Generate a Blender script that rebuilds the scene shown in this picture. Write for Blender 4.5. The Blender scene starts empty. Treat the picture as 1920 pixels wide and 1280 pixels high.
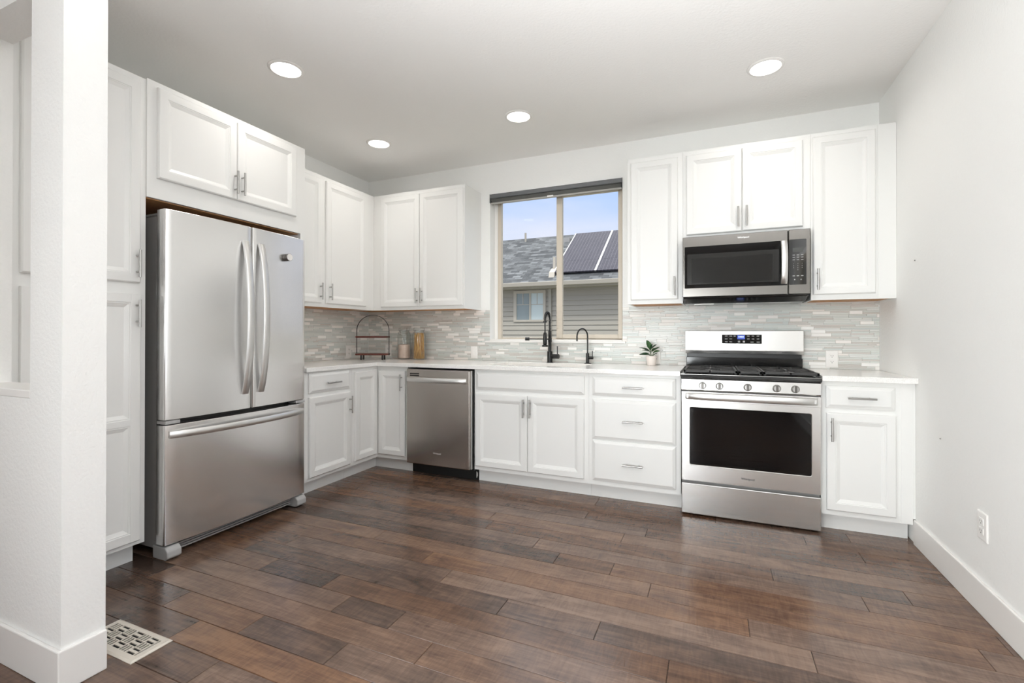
import bpy, bmesh, math, random
from mathutils import Vector, Matrix

random.seed(7)
S = bpy.context.scene
COL = S.collection

# ------------------------------------------------------------------ camera
CX, CY, CZ = 3.2563, -3.872, 1.1545
cam_d = bpy.data.cameras.new('camera')
cam = bpy.data.objects.new('camera', cam_d)
COL.objects.link(cam)
S.camera = cam
yaw, pitch, roll = math.radians(23.1395), math.radians(0.2342), math.radians(0.0415)
fw = Vector((-math.sin(yaw) * math.cos(pitch), math.cos(yaw) * math.cos(pitch), math.sin(pitch)))
rt = Vector((math.cos(yaw), math.sin(yaw), 0))
up = rt.cross(fw)
rt2 = rt * math.cos(roll) + up * math.sin(roll)
up2 = -rt * math.sin(roll) + up * math.cos(roll)
m = Matrix.Identity(4)
for i in range(3):
    m[i][0], m[i][1], m[i][2] = rt2[i], up2[i], -fw[i]
m.translation = Vector((CX, CY, CZ))
cam.matrix_world = m
cam_d.sensor_width = 36.0
cam_d.lens = 884.909 / 1920 * 36.0
cam_d.shift_y = -17.4062 / 1920
cam_d.clip_start = 0.02
cam_d.clip_end = 300

# ------------------------------------------------------------------ exposure
S.view_settings.view_transform = 'Standard'
S.view_settings.look = 'None'
S.view_settings.gamma = 1.0
S.view_settings.use_curve_mapping = False
S.view_settings.exposure = 0.53
S.cycles.use_denoising = True
S.cycles.max_bounces = 14
S.cycles.diffuse_bounces = 8
S.cycles.glossy_bounces = 6
S.cycles.transmission_bounces = 10
S.cycles.transparent_max_bounces = 12
S.cycles.sample_clamp_indirect = 4.0
S.cycles.caustics_reflective = False
S.cycles.caustics_refractive = False


def srgb(r, g, b):
    f = lambda c: (c / 255 / 12.92) if c / 255 <= .04045 else ((c / 255 + .055) / 1.055) ** 2.4
    return (f(r), f(g), f(b), 1.0)


# ------------------------------------------------------------------ sky
wd = bpy.data.worlds.new('sky')
S.world = wd
wd.use_nodes = True
nt = wd.node_tree
nt.nodes.clear()
N = nt.nodes.new
L = nt.links.new
tc = N('ShaderNodeTexCoord')
sep = N('ShaderNodeSeparateXYZ')
L(tc.outputs['Generated'], sep.inputs[0])
mp = N('ShaderNodeMapping')
mp.inputs['Scale'].default_value = (2.0, 2.0, 7.0)
L(tc.outputs['Generated'], mp.inputs[0])
nz = N('ShaderNodeTexNoise')
nz.inputs['Scale'].default_value = 2.2
nz.inputs['Detail'].default_value = 5
nz.inputs['Roughness'].default_value = .55
L(mp.outputs[0], nz.inputs['Vector'])
ad = N('ShaderNodeMath')
ad.operation = 'MULTIPLY_ADD'
L(nz.outputs['Fac'], ad.inputs[0])
ad.inputs[1].default_value = .16
L(sep.outputs[2], ad.inputs[2])
cr = N('ShaderNodeValToRGB')
el = cr.color_ramp.elements
el[0].position = 0.0
el[0].color = srgb(236, 238, 250)
el[1].position = 1.0
el[1].color = srgb(236, 236, 238)
e = el.new(.24)
e.color = srgb(238, 238, 252)
e = el.new(.36)
e.color = srgb(192, 214, 255)
e = el.new(.46)
e.color = srgb(176, 204, 255)
e = el.new(.58)
e.color = srgb(228, 231, 238)
L(ad.outputs[0], cr.inputs[0])
mr = N('ShaderNodeMapRange')
mr.inputs['From Min'].default_value = .35
mr.inputs['From Max'].default_value = .9
mr.inputs['To Min'].default_value = .74
mr.inputs['To Max'].default_value = 3.2
L(sep.outputs[2], mr.inputs['Value'])
bg = N('ShaderNodeBackground')
L(cr.outputs[0], bg.inputs['Color'])
L(mr.outputs[0], bg.inputs['Strength'])
ow = N('ShaderNodeOutputWorld')
L(bg.outputs[0], ow.inputs[0])


# soft, hazy sun on the houses outside
sd = bpy.data.lights.new('sun', 'SUN')
sd.energy = 1.5
sd.angle = math.radians(9)
sd.color = (1.0, .95, .87)
so = bpy.data.objects.new('sun', sd)
so.rotation_euler = Vector((-.25, .55, -.95)).to_track_quat('-Z', 'Z').to_euler()
COL.objects.link(so)

# ------------------------------------------------------------------ fill lamps added behind the camera, out of view
def area(name, loc, direction, sx, sy, power, color=(1, 1, 1), shape='RECTANGLE', spread=180):
    d = bpy.data.lights.new(name, 'AREA')
    d.shape = shape
    d.size = sx
    d.size_y = sy
    d.energy = power
    d.color = color
    d.spread = math.radians(spread)
    o = bpy.data.objects.new(name, d)
    o.location = loc
    o.rotation_euler = Vector(direction).to_track_quat('-Z', 'Z').to_euler()
    COL.objects.link(o)
    return o


area('fill_patio_door', (2.02, -7.38, 1.1), (.17, 1, 0), 1.36, 2.0, 15.5, (.96, .98, 1.0), 'RECTANGLE', 55)  # fill lamp at the patio door, beam narrowed to keep off the pillar
area('fill_side_window', (4.46, -3.5, 1.4), (-1, 0, 0), 1.7, 1.55, 12, (.96, .98, 1.0))  # added lamp in an unseen window, brightens faces turned to the right
area('fill_softbox_left', (-.32, -6.6, 1.4), (.72, .69, -.12), .8, 1.5, 13, (.96, .98, 1.0), 'RECTANGLE', 46)  # added softbox-like beam, narrowed and aimed at the right wall
area('fill_ceiling_bounce', (3.55, -3.95, .35), (0, .1, 1), .7, .7, 60, (.96, .98, 1.0), 'DISK', 104)  # added unseen lamp pointed upward, like a flash bounced off the ceiling


# ------------------------------------------------------------------ materials
class Mat:
    def __init__(s, name):
        s.m = bpy.data.materials.new(name)
        s.m.use_nodes = True
        s.t = s.m.node_tree
        s.p = s.t.nodes['Principled BSDF']

    def n(s, k):
        return s.t.nodes.new(k)

    def l(s, a, b):
        s.t.links.new(a, b)

    def set(s, **k):
        for a, v in k.items():
            s.p.inputs[a.replace('_', ' ')].default_value = v
        return s


def simple(name, col, rough=.5, metal=0.0, spec=.5, coat=0.0):
    a = Mat(name)
    a.set(Base_Color=col, Roughness=rough, Metallic=metal)
    a.p.inputs['Specular IOR Level'].default_value = spec
    a.p.inputs['Coat Weight'].default_value = coat
    # gentle surface variation keeps every finish procedural
    nz = a.n('ShaderNodeTexNoise')
    nz.inputs['Scale'].default_value = 40
    tc = a.n('ShaderNodeTexCoord')
    a.l(tc.outputs['Object'], nz.inputs['Vector'])
    mr = a.n('ShaderNodeMapRange')
    mr.inputs['To Min'].default_value = max(0, rough - .03)
    mr.inputs['To Max'].default_value = min(1, rough + .03)
    a.l(nz.outputs['Fac'], mr.inputs['Value'])
    a.l(mr.outputs[0], a.p.inputs['Roughness'])
    return a


def wall_paint(name, col, scale=90, strength=.12, rough=.75):
    a = Mat(name)
    a.set(Base_Color=col, Roughness=rough)
    tc = a.n('ShaderNodeTexCoord')
    nz = a.n('ShaderNodeTexNoise')
    nz.inputs['Scale'].default_value = scale
    nz.inputs['Detail'].default_value = 3
    nz.inputs['Roughness'].default_value = .5
    a.l(tc.outputs['Object'], nz.inputs['Vector'])
    b = a.n('ShaderNodeBump')
    b.inputs['Strength'].default_value = strength
    b.inputs['Distance'].default_value = .006
    a.l(nz.outputs['Fac'], b.inputs['Height'])
    a.l(b.outputs[0], a.p.inputs['Normal'])
    return a


M_WALL = wall_paint('wall_paint', srgb(244, 244, 242), 85, .28)
M_CEIL = wall_paint('ceiling_paint', srgb(244, 243, 241), 70, .22)
M_TRIM = simple('trim_paint', srgb(238, 236, 233), .4)
M_CAB = simple('cabinet_paint', srgb(236, 236, 234), .38)
M_QUARTZ = Mat('quartz')
M_QUARTZ.set(Base_Color=srgb(234, 231, 227), Roughness=.12)
_q = M_QUARTZ.n('ShaderNodeTexNoise')
_q.inputs['Scale'].default_value = 220
_q.inputs['Detail'].default_value = 4
_c = M_QUARTZ.n('ShaderNodeValToRGB')
_c.color_ramp.elements[0].position = .35
_c.color_ramp.elements[0].color = srgb(236, 235, 232)
_c.color_ramp.elements[1].position = .6
_c.color_ramp.elements[1].color = srgb(248, 247, 245)
_t = M_QUARTZ.n('ShaderNodeTexCoord')
M_QUARTZ.l(_t.outputs['Object'], _q.inputs['Vector'])
M_QUARTZ.l(_q.outputs['Fac'], _c.inputs[0])
M_QUARTZ.l(_c.outputs[0], M_QUARTZ.p.inputs['Base Color'])


def steel(name, col, rough, axis, aniso=.6, rot=.0):
    """brushed steel; axis = direction of the brushing grain"""
    a = Mat(name)
    a.set(Metallic=1.0, Roughness=rough)
    tc = a.n('ShaderNodeTexCoord')
    mp = a.n('ShaderNodeMapping')
    mp.inputs['Scale'].default_value = {'x': (3, 500, 500), 'y': (500, 3, 500), 'z': (500, 500, 3)}[axis]
    nz = a.n('ShaderNodeTexNoise')
    nz.inputs['Scale'].default_value = 1.0
    nz.inputs['Detail'].default_value = 2
    a.l(tc.outputs['Object'], mp.inputs[0])
    a.l(mp.outputs[0], nz.inputs['Vector'])
    cr = a.n('ShaderNodeValToRGB')
    cr.color_ramp.elements[0].color = tuple(c * .985 for c in col[:3]) + (1,)
    cr.color_ramp.elements[1].color = tuple(min(1, c * 1.015) for c in col[:3]) + (1,)
    a.l(nz.outputs['Fac'], cr.inputs[0])
    a.l(cr.outputs[0], a.p.inputs['Base Color'])
    a.p.inputs['Anisotropic'].default_value = aniso
    tg = a.n('ShaderNodeTangent')
    tg.direction_type = 'RADIAL'
    tg.axis = 'Z'
    a.l(tg.outputs[0], a.p.inputs['Tangent'])
    a.p.inputs['Anisotropic Rotation'].default_value = rot
    return a


M_FRIDGE = steel('fridge_steel', srgb(230, 229, 228), .25, 'y')
M_STEEL = steel('range_steel', srgb(226, 225, 223), .25, 'x', .15)
M_MICRO = steel('microwave_steel', srgb(122, 119, 115), .24, 'x')
M_DARKSTEEL = steel('dishwasher_steel', srgb(184, 177, 171), .26, 'x')
M_BRIGHT = steel('handle_steel', srgb(222, 221, 219), .36, 'x', .0)
M_PULL = simple('satin_nickel', srgb(176, 174, 171), .3, 1.0)
M_GREYPAINT = simple('appliance_grey', srgb(146, 144, 142), .42)
M_GREYLITE = simple('foot_grey', srgb(168, 167, 166), .45)
M_BLACK = simple('black_plastic', srgb(18, 18, 18), .35)
M_GLOSSBLACK = simple('black_glass', srgb(7, 7, 8), .04)
M_ENAMEL = simple('black_enamel', srgb(22, 22, 22), .12)
M_IRON = simple('cast_iron', srgb(48, 47, 46), .5)
M_MATTEBLACK = simple('matte_black', srgb(20, 20, 21), .4)
M_WHITEPL = simple('white_plastic', srgb(240, 238, 235), .35)
M_SLOT = simple('slot_dark', srgb(45, 42, 40), .6)
M_RAWWOOD = Mat('raw_wood')
M_TANVINYL = simple('tan_vinyl', srgb(206, 196, 181), .45)
M_BLINDDARK = simple('blind_grey', srgb(104, 106, 108), .5)
M_BLINDLITE = simple('blind_fabric', srgb(88, 88, 85), .8)
M_BLINDBAR = simple('blind_bar', srgb(168, 166, 162), .5)
M_MAHOG = simple('mahogany', srgb(88, 40, 30), .35)
M_LEAF = simple('leaf', srgb(58, 96, 52), .4)
M_LEAFD = simple('leaf_dark', srgb(36, 68, 40), .4)
M_STEM = simple('stem', srgb(92, 104, 60), .6)
M_SOIL = simple('soil', srgb(60, 45, 35), .9)
M_POT = simple('pot_ceramic', srgb(238, 229, 222), .5)
M_SALT = Mat('pink_salt')
M_PASTA = simple('pasta', srgb(222, 170, 92), .55)
_n = M_PASTA.n('ShaderNodeTexNoise')
_n.inputs['Scale'].default_value = 1.0
_m = M_PASTA.n('ShaderNodeMapping')
_m.inputs['Scale'].default_value = (190, 190, 6)
_t = M_PASTA.n('ShaderNodeTexCoord')
_r = M_PASTA.n('ShaderNodeValToRGB')
_r.color_ramp.elements[0].position = .36
_r.color_ramp.elements[0].color = srgb(176, 120, 52)
_r.color_ramp.elements[1].position = .62
_r.color_ramp.elements[1].color = srgb(240, 198, 122)
M_PASTA.l(_t.outputs['Object'], _m.inputs[0])
M_PASTA.l(_m.outputs[0], _n.inputs['Vector'])
M_PASTA.l(_n.outputs['Fac'], _r.inputs[0])
M_PASTA.l(_r.outputs[0], M_PASTA.p.inputs['Base Color'])
M_REG = simple('register_paint', srgb(205, 197, 186), .4)
M_PIT = simple('duct_dark', srgb(14, 13, 12), .9)
M_GRIP = simple('knob_grip', srgb(96, 93, 90), .35, 1.0)
M_LOGO = simple('logo_dark', srgb(45, 45, 46), .4)
M_LOGOLITE = simple('logo_light', srgb(225, 225, 225), .3, .6)
M_KEYS = simple('key_print', srgb(165, 165, 165), .5)

# orange-brown plywood under the cabinets
_n = M_RAWWOOD.n('ShaderNodeTexNoise')
_n.inputs['Scale'].default_value = 6
_m = M_RAWWOOD.n('ShaderNodeMapping')
_m.inputs['Scale'].default_value = (2, 14, 14)
_t = M_RAWWOOD.n('ShaderNodeTexCoord')
_r = M_RAWWOOD.n('ShaderNodeValToRGB')
_r.color_ramp.elements[0].color = srgb(176, 122, 76)
_r.color_ramp.elements[1].color = srgb(206, 156, 106)
M_RAWWOOD.l(_t.outputs['Object'], _m.inputs[0])
M_RAWWOOD.l(_m.outputs[0], _n.inputs['Vector'])
M_RAWWOOD.l(_n.outputs['Fac'], _r.inputs[0])
M_RAWWOOD.l(_r.outputs[0], M_RAWWOOD.p.inputs['Base Color'])
M_RAWWOOD.set(Roughness=.6)

# pink salt grains
_n = M_SALT.n('ShaderNodeTexVoronoi')
_n.inputs['Scale'].default_value = 260
_t = M_SALT.n('ShaderNodeTexCoord')
_r = M_SALT.n('ShaderNodeValToRGB')
_r.color_ramp.elements[0].color = srgb(250, 230, 216)
_r.color_ramp.elements[1].color = srgb(232, 194, 174)
M_SALT.l(_t.outputs['Object'], _n.inputs['Vector'])
M_SALT.l(_n.outputs['Color'], _r.inputs[0])
M_SALT.l(_r.outputs[0], M_SALT.p.inputs['Base Color'])
_b = M_SALT.n('ShaderNodeBump')
_b.inputs['Strength'].default_value = .6
_b.inputs['Distance'].default_value = .003
M_SALT.l(_n.outputs['Distance'], _b.inputs['Height'])
M_SALT.l(_b.outputs[0], M_SALT.p.inputs['Normal'])
M_SALT.set(Roughness=.7)


def glass_mat(name, tint=(1, 1, 1, 1), refl=.06, power=4.0):
    """thin window glass: clear with a mirror film that grows at grazing angles"""
    a = Mat(name)
    t = a.t
    t.nodes.remove(a.p)
    out = t.nodes['Material Output']
    tr = a.n('ShaderNodeBsdfTransparent')
    tr.inputs[0].default_value = tint
    gl = a.n('ShaderNodeBsdfGlossy')
    gl.inputs['Roughness'].default_value = .02
    lw = a.n('ShaderNodeLayerWeight')
    lw.inputs['Blend'].default_value = .5
    pw = a.n('ShaderNodeMath')
    pw.operation = 'POWER'
    pw.inputs[1].default_value = power
    a.l(lw.outputs['Facing'], pw.inputs[0])
    fr = a.n('ShaderNodeMath')
    fr.operation = 'MULTIPLY_ADD'
    fr.inputs[1].default_value = .8
    fr.inputs[2].default_value = refl * .12
    a.l(pw.outputs[0], fr.inputs[0])
    mx = a.n('ShaderNodeMixShader')
    a.l(fr.outputs[0], mx.inputs[0])
    a.l(tr.outputs[0], mx.inputs[1])
    a.l(gl.outputs[0], mx.inputs[2])
    a.l(mx.outputs[0], out.inputs[0])
    return a


M_PANE = glass_mat('window_glass', (.97, .985, .98, 1))
M_JAR = glass_mat('jar_glass', (.97, .98, .975, 1), .34, 2.6)

M_DIFF = Mat('lamp_diffuser')
M_DIFF.set(Base_Color=(1, 1, 1, 1))
M_DIFF.p.inputs['Emission Color'].default_value = (1.0, .96, .9, 1)
M_DIFF.p.inputs['Emission Strength'].default_value = 4.5

M_DISPLAY = Mat('clock_display')
M_DISPLAY.set(Base_Color=(0.01, 0.01, 0.02, 1))
M_DISPLAY.p.inputs['Emission Color'].default_value = srgb(70, 100, 215)
M_DISPLAY.p.inputs['Emission Strength'].default_value = .6
M_DIGIT = Mat('clock_digits')
M_DIGIT.p.inputs['Emission Color'].default_value = srgb(150, 180, 255)
M_DIGIT.p.inputs['Emission Strength'].default_value = 1.0

# wood floor ---------------------------------------------------------------
M_FLOOR = Mat('hardwood')
a = M_FLOOR
at = a.n('ShaderNodeAttribute')
at.attribute_name = 'plank'
tc = a.n('ShaderNodeTexCoord')
sx = a.n('ShaderNodeSeparateColor')
a.l(at.outputs['Color'], sx.inputs[0])
off = a.n('ShaderNodeCombineXYZ')
ml = a.n('ShaderNodeMath')
ml.operation = 'MULTIPLY'
ml.inputs[1].default_value = 37.0
a.l(sx.outputs[1], ml.inputs[0])
a.l(ml.outputs[0], off.inputs[2])
a.l(ml.outputs[0], off.inputs[0])
va = a.n('ShaderNodeVectorMath')
va.operation = 'ADD'
a.l(tc.outputs['Object'], va.inputs[0])
a.l(off.outputs[0], va.inputs[1])


def noise(a, vec, scale3, scale, detail=4, rough=.55, dist=0.0):
    mp = a.n('ShaderNodeMapping')
    mp.inputs['Scale'].default_value = scale3
    a.l(vec, mp.inputs[0])
    nz = a.n('ShaderNodeTexNoise')
    nz.inputs['Scale'].default_value = scale
    nz.inputs['Detail'].default_value = detail
    nz.inputs['Roughness'].default_value = rough
    nz.inputs['Distortion'].default_value = dist
    a.l(mp.outputs[0], nz.inputs['Vector'])
    return nz.outputs['Fac']


grain = noise(a, va.outputs[0], (3.0, 60, 60), 1.6, 6, .62, .6)
blotch = noise(a, va.outputs[0], (1.0, 3.2, 3.2), 4.2, 4, .6, .8)
flame = noise(a, va.outputs[0], (34, 5, 5), 1.5, 3, .5, 1.4)
mix1 = a.n('ShaderNodeMath')
mix1.operation = 'MULTIPLY_ADD'
a.l(grain, mix1.inputs[0])
mix1.inputs[1].default_value = .36
mix2 = a.n('ShaderNodeMath')
mix2.operation = 'MULTIPLY_ADD'
a.l(blotch, mix2.inputs[0])
mix2.inputs[1].default_value = .6
mix3 = a.n('ShaderNodeMath')
mix3.operation = 'MULTIPLY_ADD'
a.l(flame, mix3.inputs[0])
mix3.inputs[1].default_value = .24
sub = a.n('ShaderNodeMath')
sub.operation = 'SUBTRACT'
sub.inputs[1].default_value = .09
a.l(sx.outputs[0], mix3.inputs[2])
a.l(mix3.outputs[0], mix2.inputs[2])
a.l(mix2.outputs[0], mix1.inputs[2])
cr = a.n('ShaderNodeValToRGB')
el = cr.color_ramp.elements
el[0].position = .50
el[0].color = srgb(52, 38, 29)
el[1].position = 1.35 if False else 1.0
el[1].color = srgb(128, 95, 70)
e = el.new(.68)
e.color = srgb(82, 59, 45)
e = el.new(.84)
e.color = srgb(105, 76, 57)
a.l(mix1.outputs[0], sub.inputs[0])
a.l(sub.outputs[0], cr.inputs[0])
hs = a.n('ShaderNodeHueSaturation')
mr = a.n('ShaderNodeMapRange')
mr.inputs['To Min'].default_value = .72
mr.inputs['To Max'].default_value = .98
a.l(sx.outputs[2], mr.inputs['Value'])
a.l(mr.outputs[0], hs.inputs['Saturation'])
a.l(cr.outputs[0], hs.inputs['Color'])
a.l(hs.outputs[0], a.p.inputs['Base Color'])
rr = a.n('ShaderNodeMapRange')
rr.inputs['To Min'].default_value = .15
rr.inputs['To Max'].default_value = .25
a.l(blotch, rr.inputs['Value'])
a.l(rr.outputs[0], a.p.inputs['Roughness'])
bh = a.n('ShaderNodeMath')
bh.operation = 'MULTIPLY_ADD'
a.l(grain, bh.inputs[0])
bh.inputs[1].default_value = .35
a.l(flame, bh.inputs[2])
b = a.n('ShaderNodeBump')
b.inputs['Strength'].default_value = .22
b.inputs['Distance'].default_value = .003
a.l(bh.outputs[0], b.inputs['Height'])
a.l(b.outputs[0], a.p.inputs['Normal'])
a.p.inputs['Specular IOR Level'].default_value = .5

# mosaic tile --------------------------------------------------------------
M_TILE = Mat('mosaic_tile')
a = M_TILE
at = a.n('ShaderNodeAttribute')
at.attribute_name = 'tile'
nz = a.n('ShaderNodeTexNoise')
nz.inputs['Scale'].default_value = 30
nz.inputs['Detail'].default_value = 5
tc = a.n('ShaderNodeTexCoord')
mp = a.n('ShaderNodeMapping')
mp.inputs['Scale'].default_value = (1, 1, 4)
a.l(tc.outputs['Object'], mp.inputs[0])
a.l(mp.outputs[0], nz.inputs['Vector'])
mx = a.n('ShaderNodeMix')
mx.data_type = 'RGBA'
mx.blend_type = 'MULTIPLY'
mx.inputs[0].default_value = .22
a.l(at.outputs['Color'], mx.inputs[6])
a.l(nz.outputs['Color'], mx.inputs[7])
ga = a.n('ShaderNodeMix')
ga.data_type = 'RGBA'
ga.blend_type = 'MIX'
ga.inputs[0].default_value = .12
a.l(at.outputs['Color'], ga.inputs[6])
a.l(mx.outputs[2], ga.inputs[7])
a.l(ga.outputs[2], a.p.inputs['Base Color'])
mr = a.n('ShaderNodeMapRange')
mr.inputs['To Min'].default_value = .55
mr.inputs['To Max'].default_value = .3
a.l(at.outputs['Alpha'], mr.inputs['Value'])
a.l(mr.outputs[0], a.p.inputs['Roughness'])


# exterior -----------------------------------------------------------------
def ext(name):
    return Mat(name)


M_SHINGLE = ext('shingles')
a = M_SHINGLE
tc = a.n('ShaderNodeTexCoord')
br = a.n('ShaderNodeTexBrick')
br.inputs['Scale'].default_value = 1.0
br.inputs['Mortar Size'].default_value = .008
br.inputs['Brick Width'].default_value = .26
br.inputs['Row Height'].default_value = .115
br.inputs['Color1'].default_value = srgb(60, 62, 65)
br.inputs['Color2'].default_value = srgb(110, 112, 114)
br.inputs['Mortar'].default_value = srgb(62, 62, 62)
br.inputs['Bias'].default_value = -.1
br.offset_frequency = 2
br.offset = .37
mp = a.n('ShaderNodeMapping')
a.l(tc.outputs['UV'], mp.inputs[0])
a.l(mp.outputs[0], br.inputs['Vector'])
nz = a.n('ShaderNodeTexNoise')
nz.inputs['Scale'].default_value = 3.5
nz.inputs['Detail'].default_value = 6
a.l(tc.outputs['UV'], nz.inputs['Vector'])
mx = a.n('ShaderNodeMix')
mx.data_type = 'RGBA'
mx.blend_type = 'OVERLAY'
mx.inputs[0].default_value = .5
a.l(br.outputs['Color'], mx.inputs[6])
a.l(nz.outputs['Fac'], mx.inputs[7])
a.l(mx.outputs[2], a.p.inputs['Base Color'])
a.set(Roughness=.9)
M_SIDING = simple('siding', srgb(160, 154, 144), .8)
M_EXTTRIM = simple('exterior_trim', srgb(176, 168, 156), .7)
M_GUTTER = simple('gutter', srgb(158, 151, 140), .6)
M_SOLAR = ext('solar_cells')
a = M_SOLAR
br = a.n('ShaderNodeTexBrick')
br.offset = 0
br.inputs['Scale'].default_value = 1.0
br.inputs['Brick Width'].default_value = .098
br.inputs['Row Height'].default_value = .104
br.inputs['Mortar Size'].default_value = .006
br.inputs['Color1'].default_value = srgb(62, 60, 68)
br.inputs['Color2'].default_value = srgb(68, 66, 74)
br.inputs['Mortar'].default_value = srgb(98, 97, 104)
tc = a.n('ShaderNodeTexCoord')
a.l(tc.outputs['UV'], br.inputs['Vector'])
a.l(br.outputs['Color'], a.p.inputs['Base Color'])
a.set(Roughness=.5)
a.p.inputs['Specular IOR Level'].default_value = .06
M_SOLARFRAME = simple('solar_frame', srgb(215, 213, 210), .4)
M_EXTGLASS = simple('exterior_window_glass', srgb(128, 138, 140), .15)
M_EXTBLIND = simple('exterior_blind', srgb(186, 196, 196), .5)
M_GROUND = wall_paint('lawn_ground', srgb(120, 122, 105), 8, .3, .95)


# ------------------------------------------------------------------ mesh builder
class MB:
    def __init__(s):
        s.bm = bmesh.new()

    def box(s, x0, x1, y0, y1, z0, z1):
        v = [s.bm.verts.new(p) for p in ((x0, y0, z0), (x1, y0, z0), (x1, y1, z0), (x0, y1, z0), (x0, y0, z1), (x1, y0, z1), (x1, y1, z1), (x0, y1, z1))]
        for f in ((0, 3, 2, 1), (4, 5, 6, 7), (0, 1, 5, 4), (1, 2, 6, 5), (2, 3, 7, 6), (3, 0, 4, 7)):
            s.bm.faces.new([v[i] for i in f])
        return s

    def obox(s, c, ax, ay, az):
        c = Vector(c)
        ax, ay, az = Vector(ax), Vector(ay), Vector(az)
        v = [s.bm.verts.new(c + i * ax + j * ay + k * az) for k in (-1, 1) for (i, j) in ((-1, -1), (1, -1), (1, 1), (-1, 1))]
        for f in ((0, 3, 2, 1), (4, 5, 6, 7), (0, 1, 5, 4), (1, 2, 6, 5), (2, 3, 7, 6), (3, 0, 4, 7)):
            s.bm.faces.new([v[i] for i in f])
        return s

    def loft(s, rings, cap=True, closed=True):
        vr = [[s.bm.verts.new(p) for p in r] for r in rings]
        n = len(vr[0])
        for a, b in zip(vr, vr[1:]):
            for i in range(n if closed else n - 1):
                j = (i + 1) % n
                s.bm.faces.new((a[i], a[j], b[j], b[i]))
        if cap and closed:
            s.bm.faces.new(list(reversed(vr[0])))
            s.bm.faces.new(vr[-1])
        return s

    def tube(s, pts, r, n=12, cap=True):
        pts = [Vector(p) for p in pts]
        rr = r if isinstance(r, (list, tuple)) else [r] * len(pts)
        t0 = (pts[1] - pts[0]).normalized()
        ref = Vector((0, 0, 1)) if abs(t0.z) < .9 else Vector((1, 0, 0))
        u = t0.cross(ref).normalized()
        rings = []
        for i, p in enumerate(pts):
            t = (pts[min(i + 1, len(pts) - 1)] - pts[max(i - 1, 0)]).normalized()
            u = (u - t * u.dot(t)).normalized()
            w = t.cross(u)
            rings.append([p + rr[i] * (math.cos(2 * math.pi * k / n) * u + math.sin(2 * math.pi * k / n) * w) for k in range(n)])
        return s.loft(rings, cap)

    def lathe(s, c, prof, n=32, cap=True):
        c = Vector(c)
        rings = [[c + Vector((r * math.cos(2 * math.pi * k / n), r * math.sin(2 * math.pi * k / n), z)) for k in range(n)] for r, z in prof]
        return s.loft(rings, cap)

    def ribbon(s, pts, side, half, thick):
        """flat bar swept along pts; side = width direction, half width, thickness along the bend normal"""
        pts = [Vector(p) for p in pts]
        side = Vector(side).normalized()
        rings = []
        for i, p in enumerate(pts):
            t = (pts[min(i + 1, len(pts) - 1)] - pts[max(i - 1, 0)]).normalized()
            nn = side.cross(t).normalized()
            h = thick / 2
            e = min(half, h) * .5
            rings.append([p + side * (half - e) + nn * h, p + side * half + nn * (h - e), p + side * half - nn * (h - e), p + side * (half - e) - nn * h,
                          p - side * (half - e) - nn * h, p - side * half - nn * (h - e), p - side * half + nn * (h - e), p - side * (half - e) + nn * h])
        return s.loft(rings)

    def prism(s, poly, axis, a0, a1):
        """poly: list of 2-D points, extruded along axis"""
        f = {'x': lambda p, a: (a, p[0], p[1]), 'y': lambda p, a: (p[0], a, p[1]), 'z': lambda p, a: (p[0], p[1], a)}[axis]
        return s.loft([[f(p, a0) for p in poly], [f(p, a1) for p in poly]])

    def sphere(s, c, r, n=12):
        return s.lathe(c, [(max(1e-4, r * math.sin(math.pi * i / n)), -r * math.cos(math.pi * i / n)) for i in range(n + 1)], n * 2)

    def build(s, name, mat, parent=None, smooth=None, bevel=0, seg=2, loc=None):
        bm = s.bm
        bmesh.ops.recalc_face_normals(bm, faces=bm.faces[:])
        off = Vector(parent['_o']) if parent is not None else Vector(loc or (0, 0, 0))
        if off.length:
            bmesh.ops.translate(bm, verts=bm.verts[:], vec=-off)
        me = bpy.data.meshes.new(name)
        bm.to_mesh(me)
        bm.free()
        me.materials.append(mat.m)
        o = bpy.data.objects.new(name, me)
        COL.objects.link(o)
        if parent is not None:
            o.parent = parent
        elif loc:
            o.location = loc
        o['_o'] = tuple(off)
        if smooth is not None:
            for p in me.polygons:
                p.use_smooth = True
            me.set_sharp_from_angle(angle=math.radians(smooth))
        if bevel:
            b = o.modifiers.new('bevel', 'BEVEL')
            b.width = bevel
            b.segments = seg
            b.limit_method = 'ANGLE'
            b.angle_limit = math.radians(40)
        return o


def tag(o, label=None, cat=None, group=None, kind=None):
    if label:
        o['label'] = label
    if cat:
        o['category'] = cat
    if group:
        o['group'] = group
    if kind:
        o['kind'] = kind
    return o


def thing(name, loc, label, cat, group=None):
    o = bpy.data.objects.new(name, None)
    o.empty_display_size = .05
    o.location = loc
    COL.objects.link(o)
    o['_o'] = tuple(loc)
    return tag(o, label, cat, group)


def toward(p, axis, val):
    """slide a point along its sight line to another depth plane (for parts that stand off a face)"""
    p = Vector(p)
    c = Vector((CX, CY, CZ))
    t = (val - c[axis]) / (p[axis] - c[axis])
    return c + (p - c) * t


def BK(u, v, w):   # cabinet faces on the back wall: u = x, v = z, w = distance out from the wall
    return (u, -w, v)


def LF(u, v, w):   # cabinet faces on the left wall: u = y
    return (w, u, v)


def rect_rings(mb, fr, u0, u1, v0, v1, prof):
    rings = []
    for ins, w in prof:
        rings.append([fr(u0 + ins, v0 + ins, w), fr(u1 - ins, v0 + ins, w), fr(u1 - ins, v1 - ins, w), fr(u0 + ins, v1 - ins, w)])
    mb.loft(rings)
    return mb


DT = .020


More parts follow.
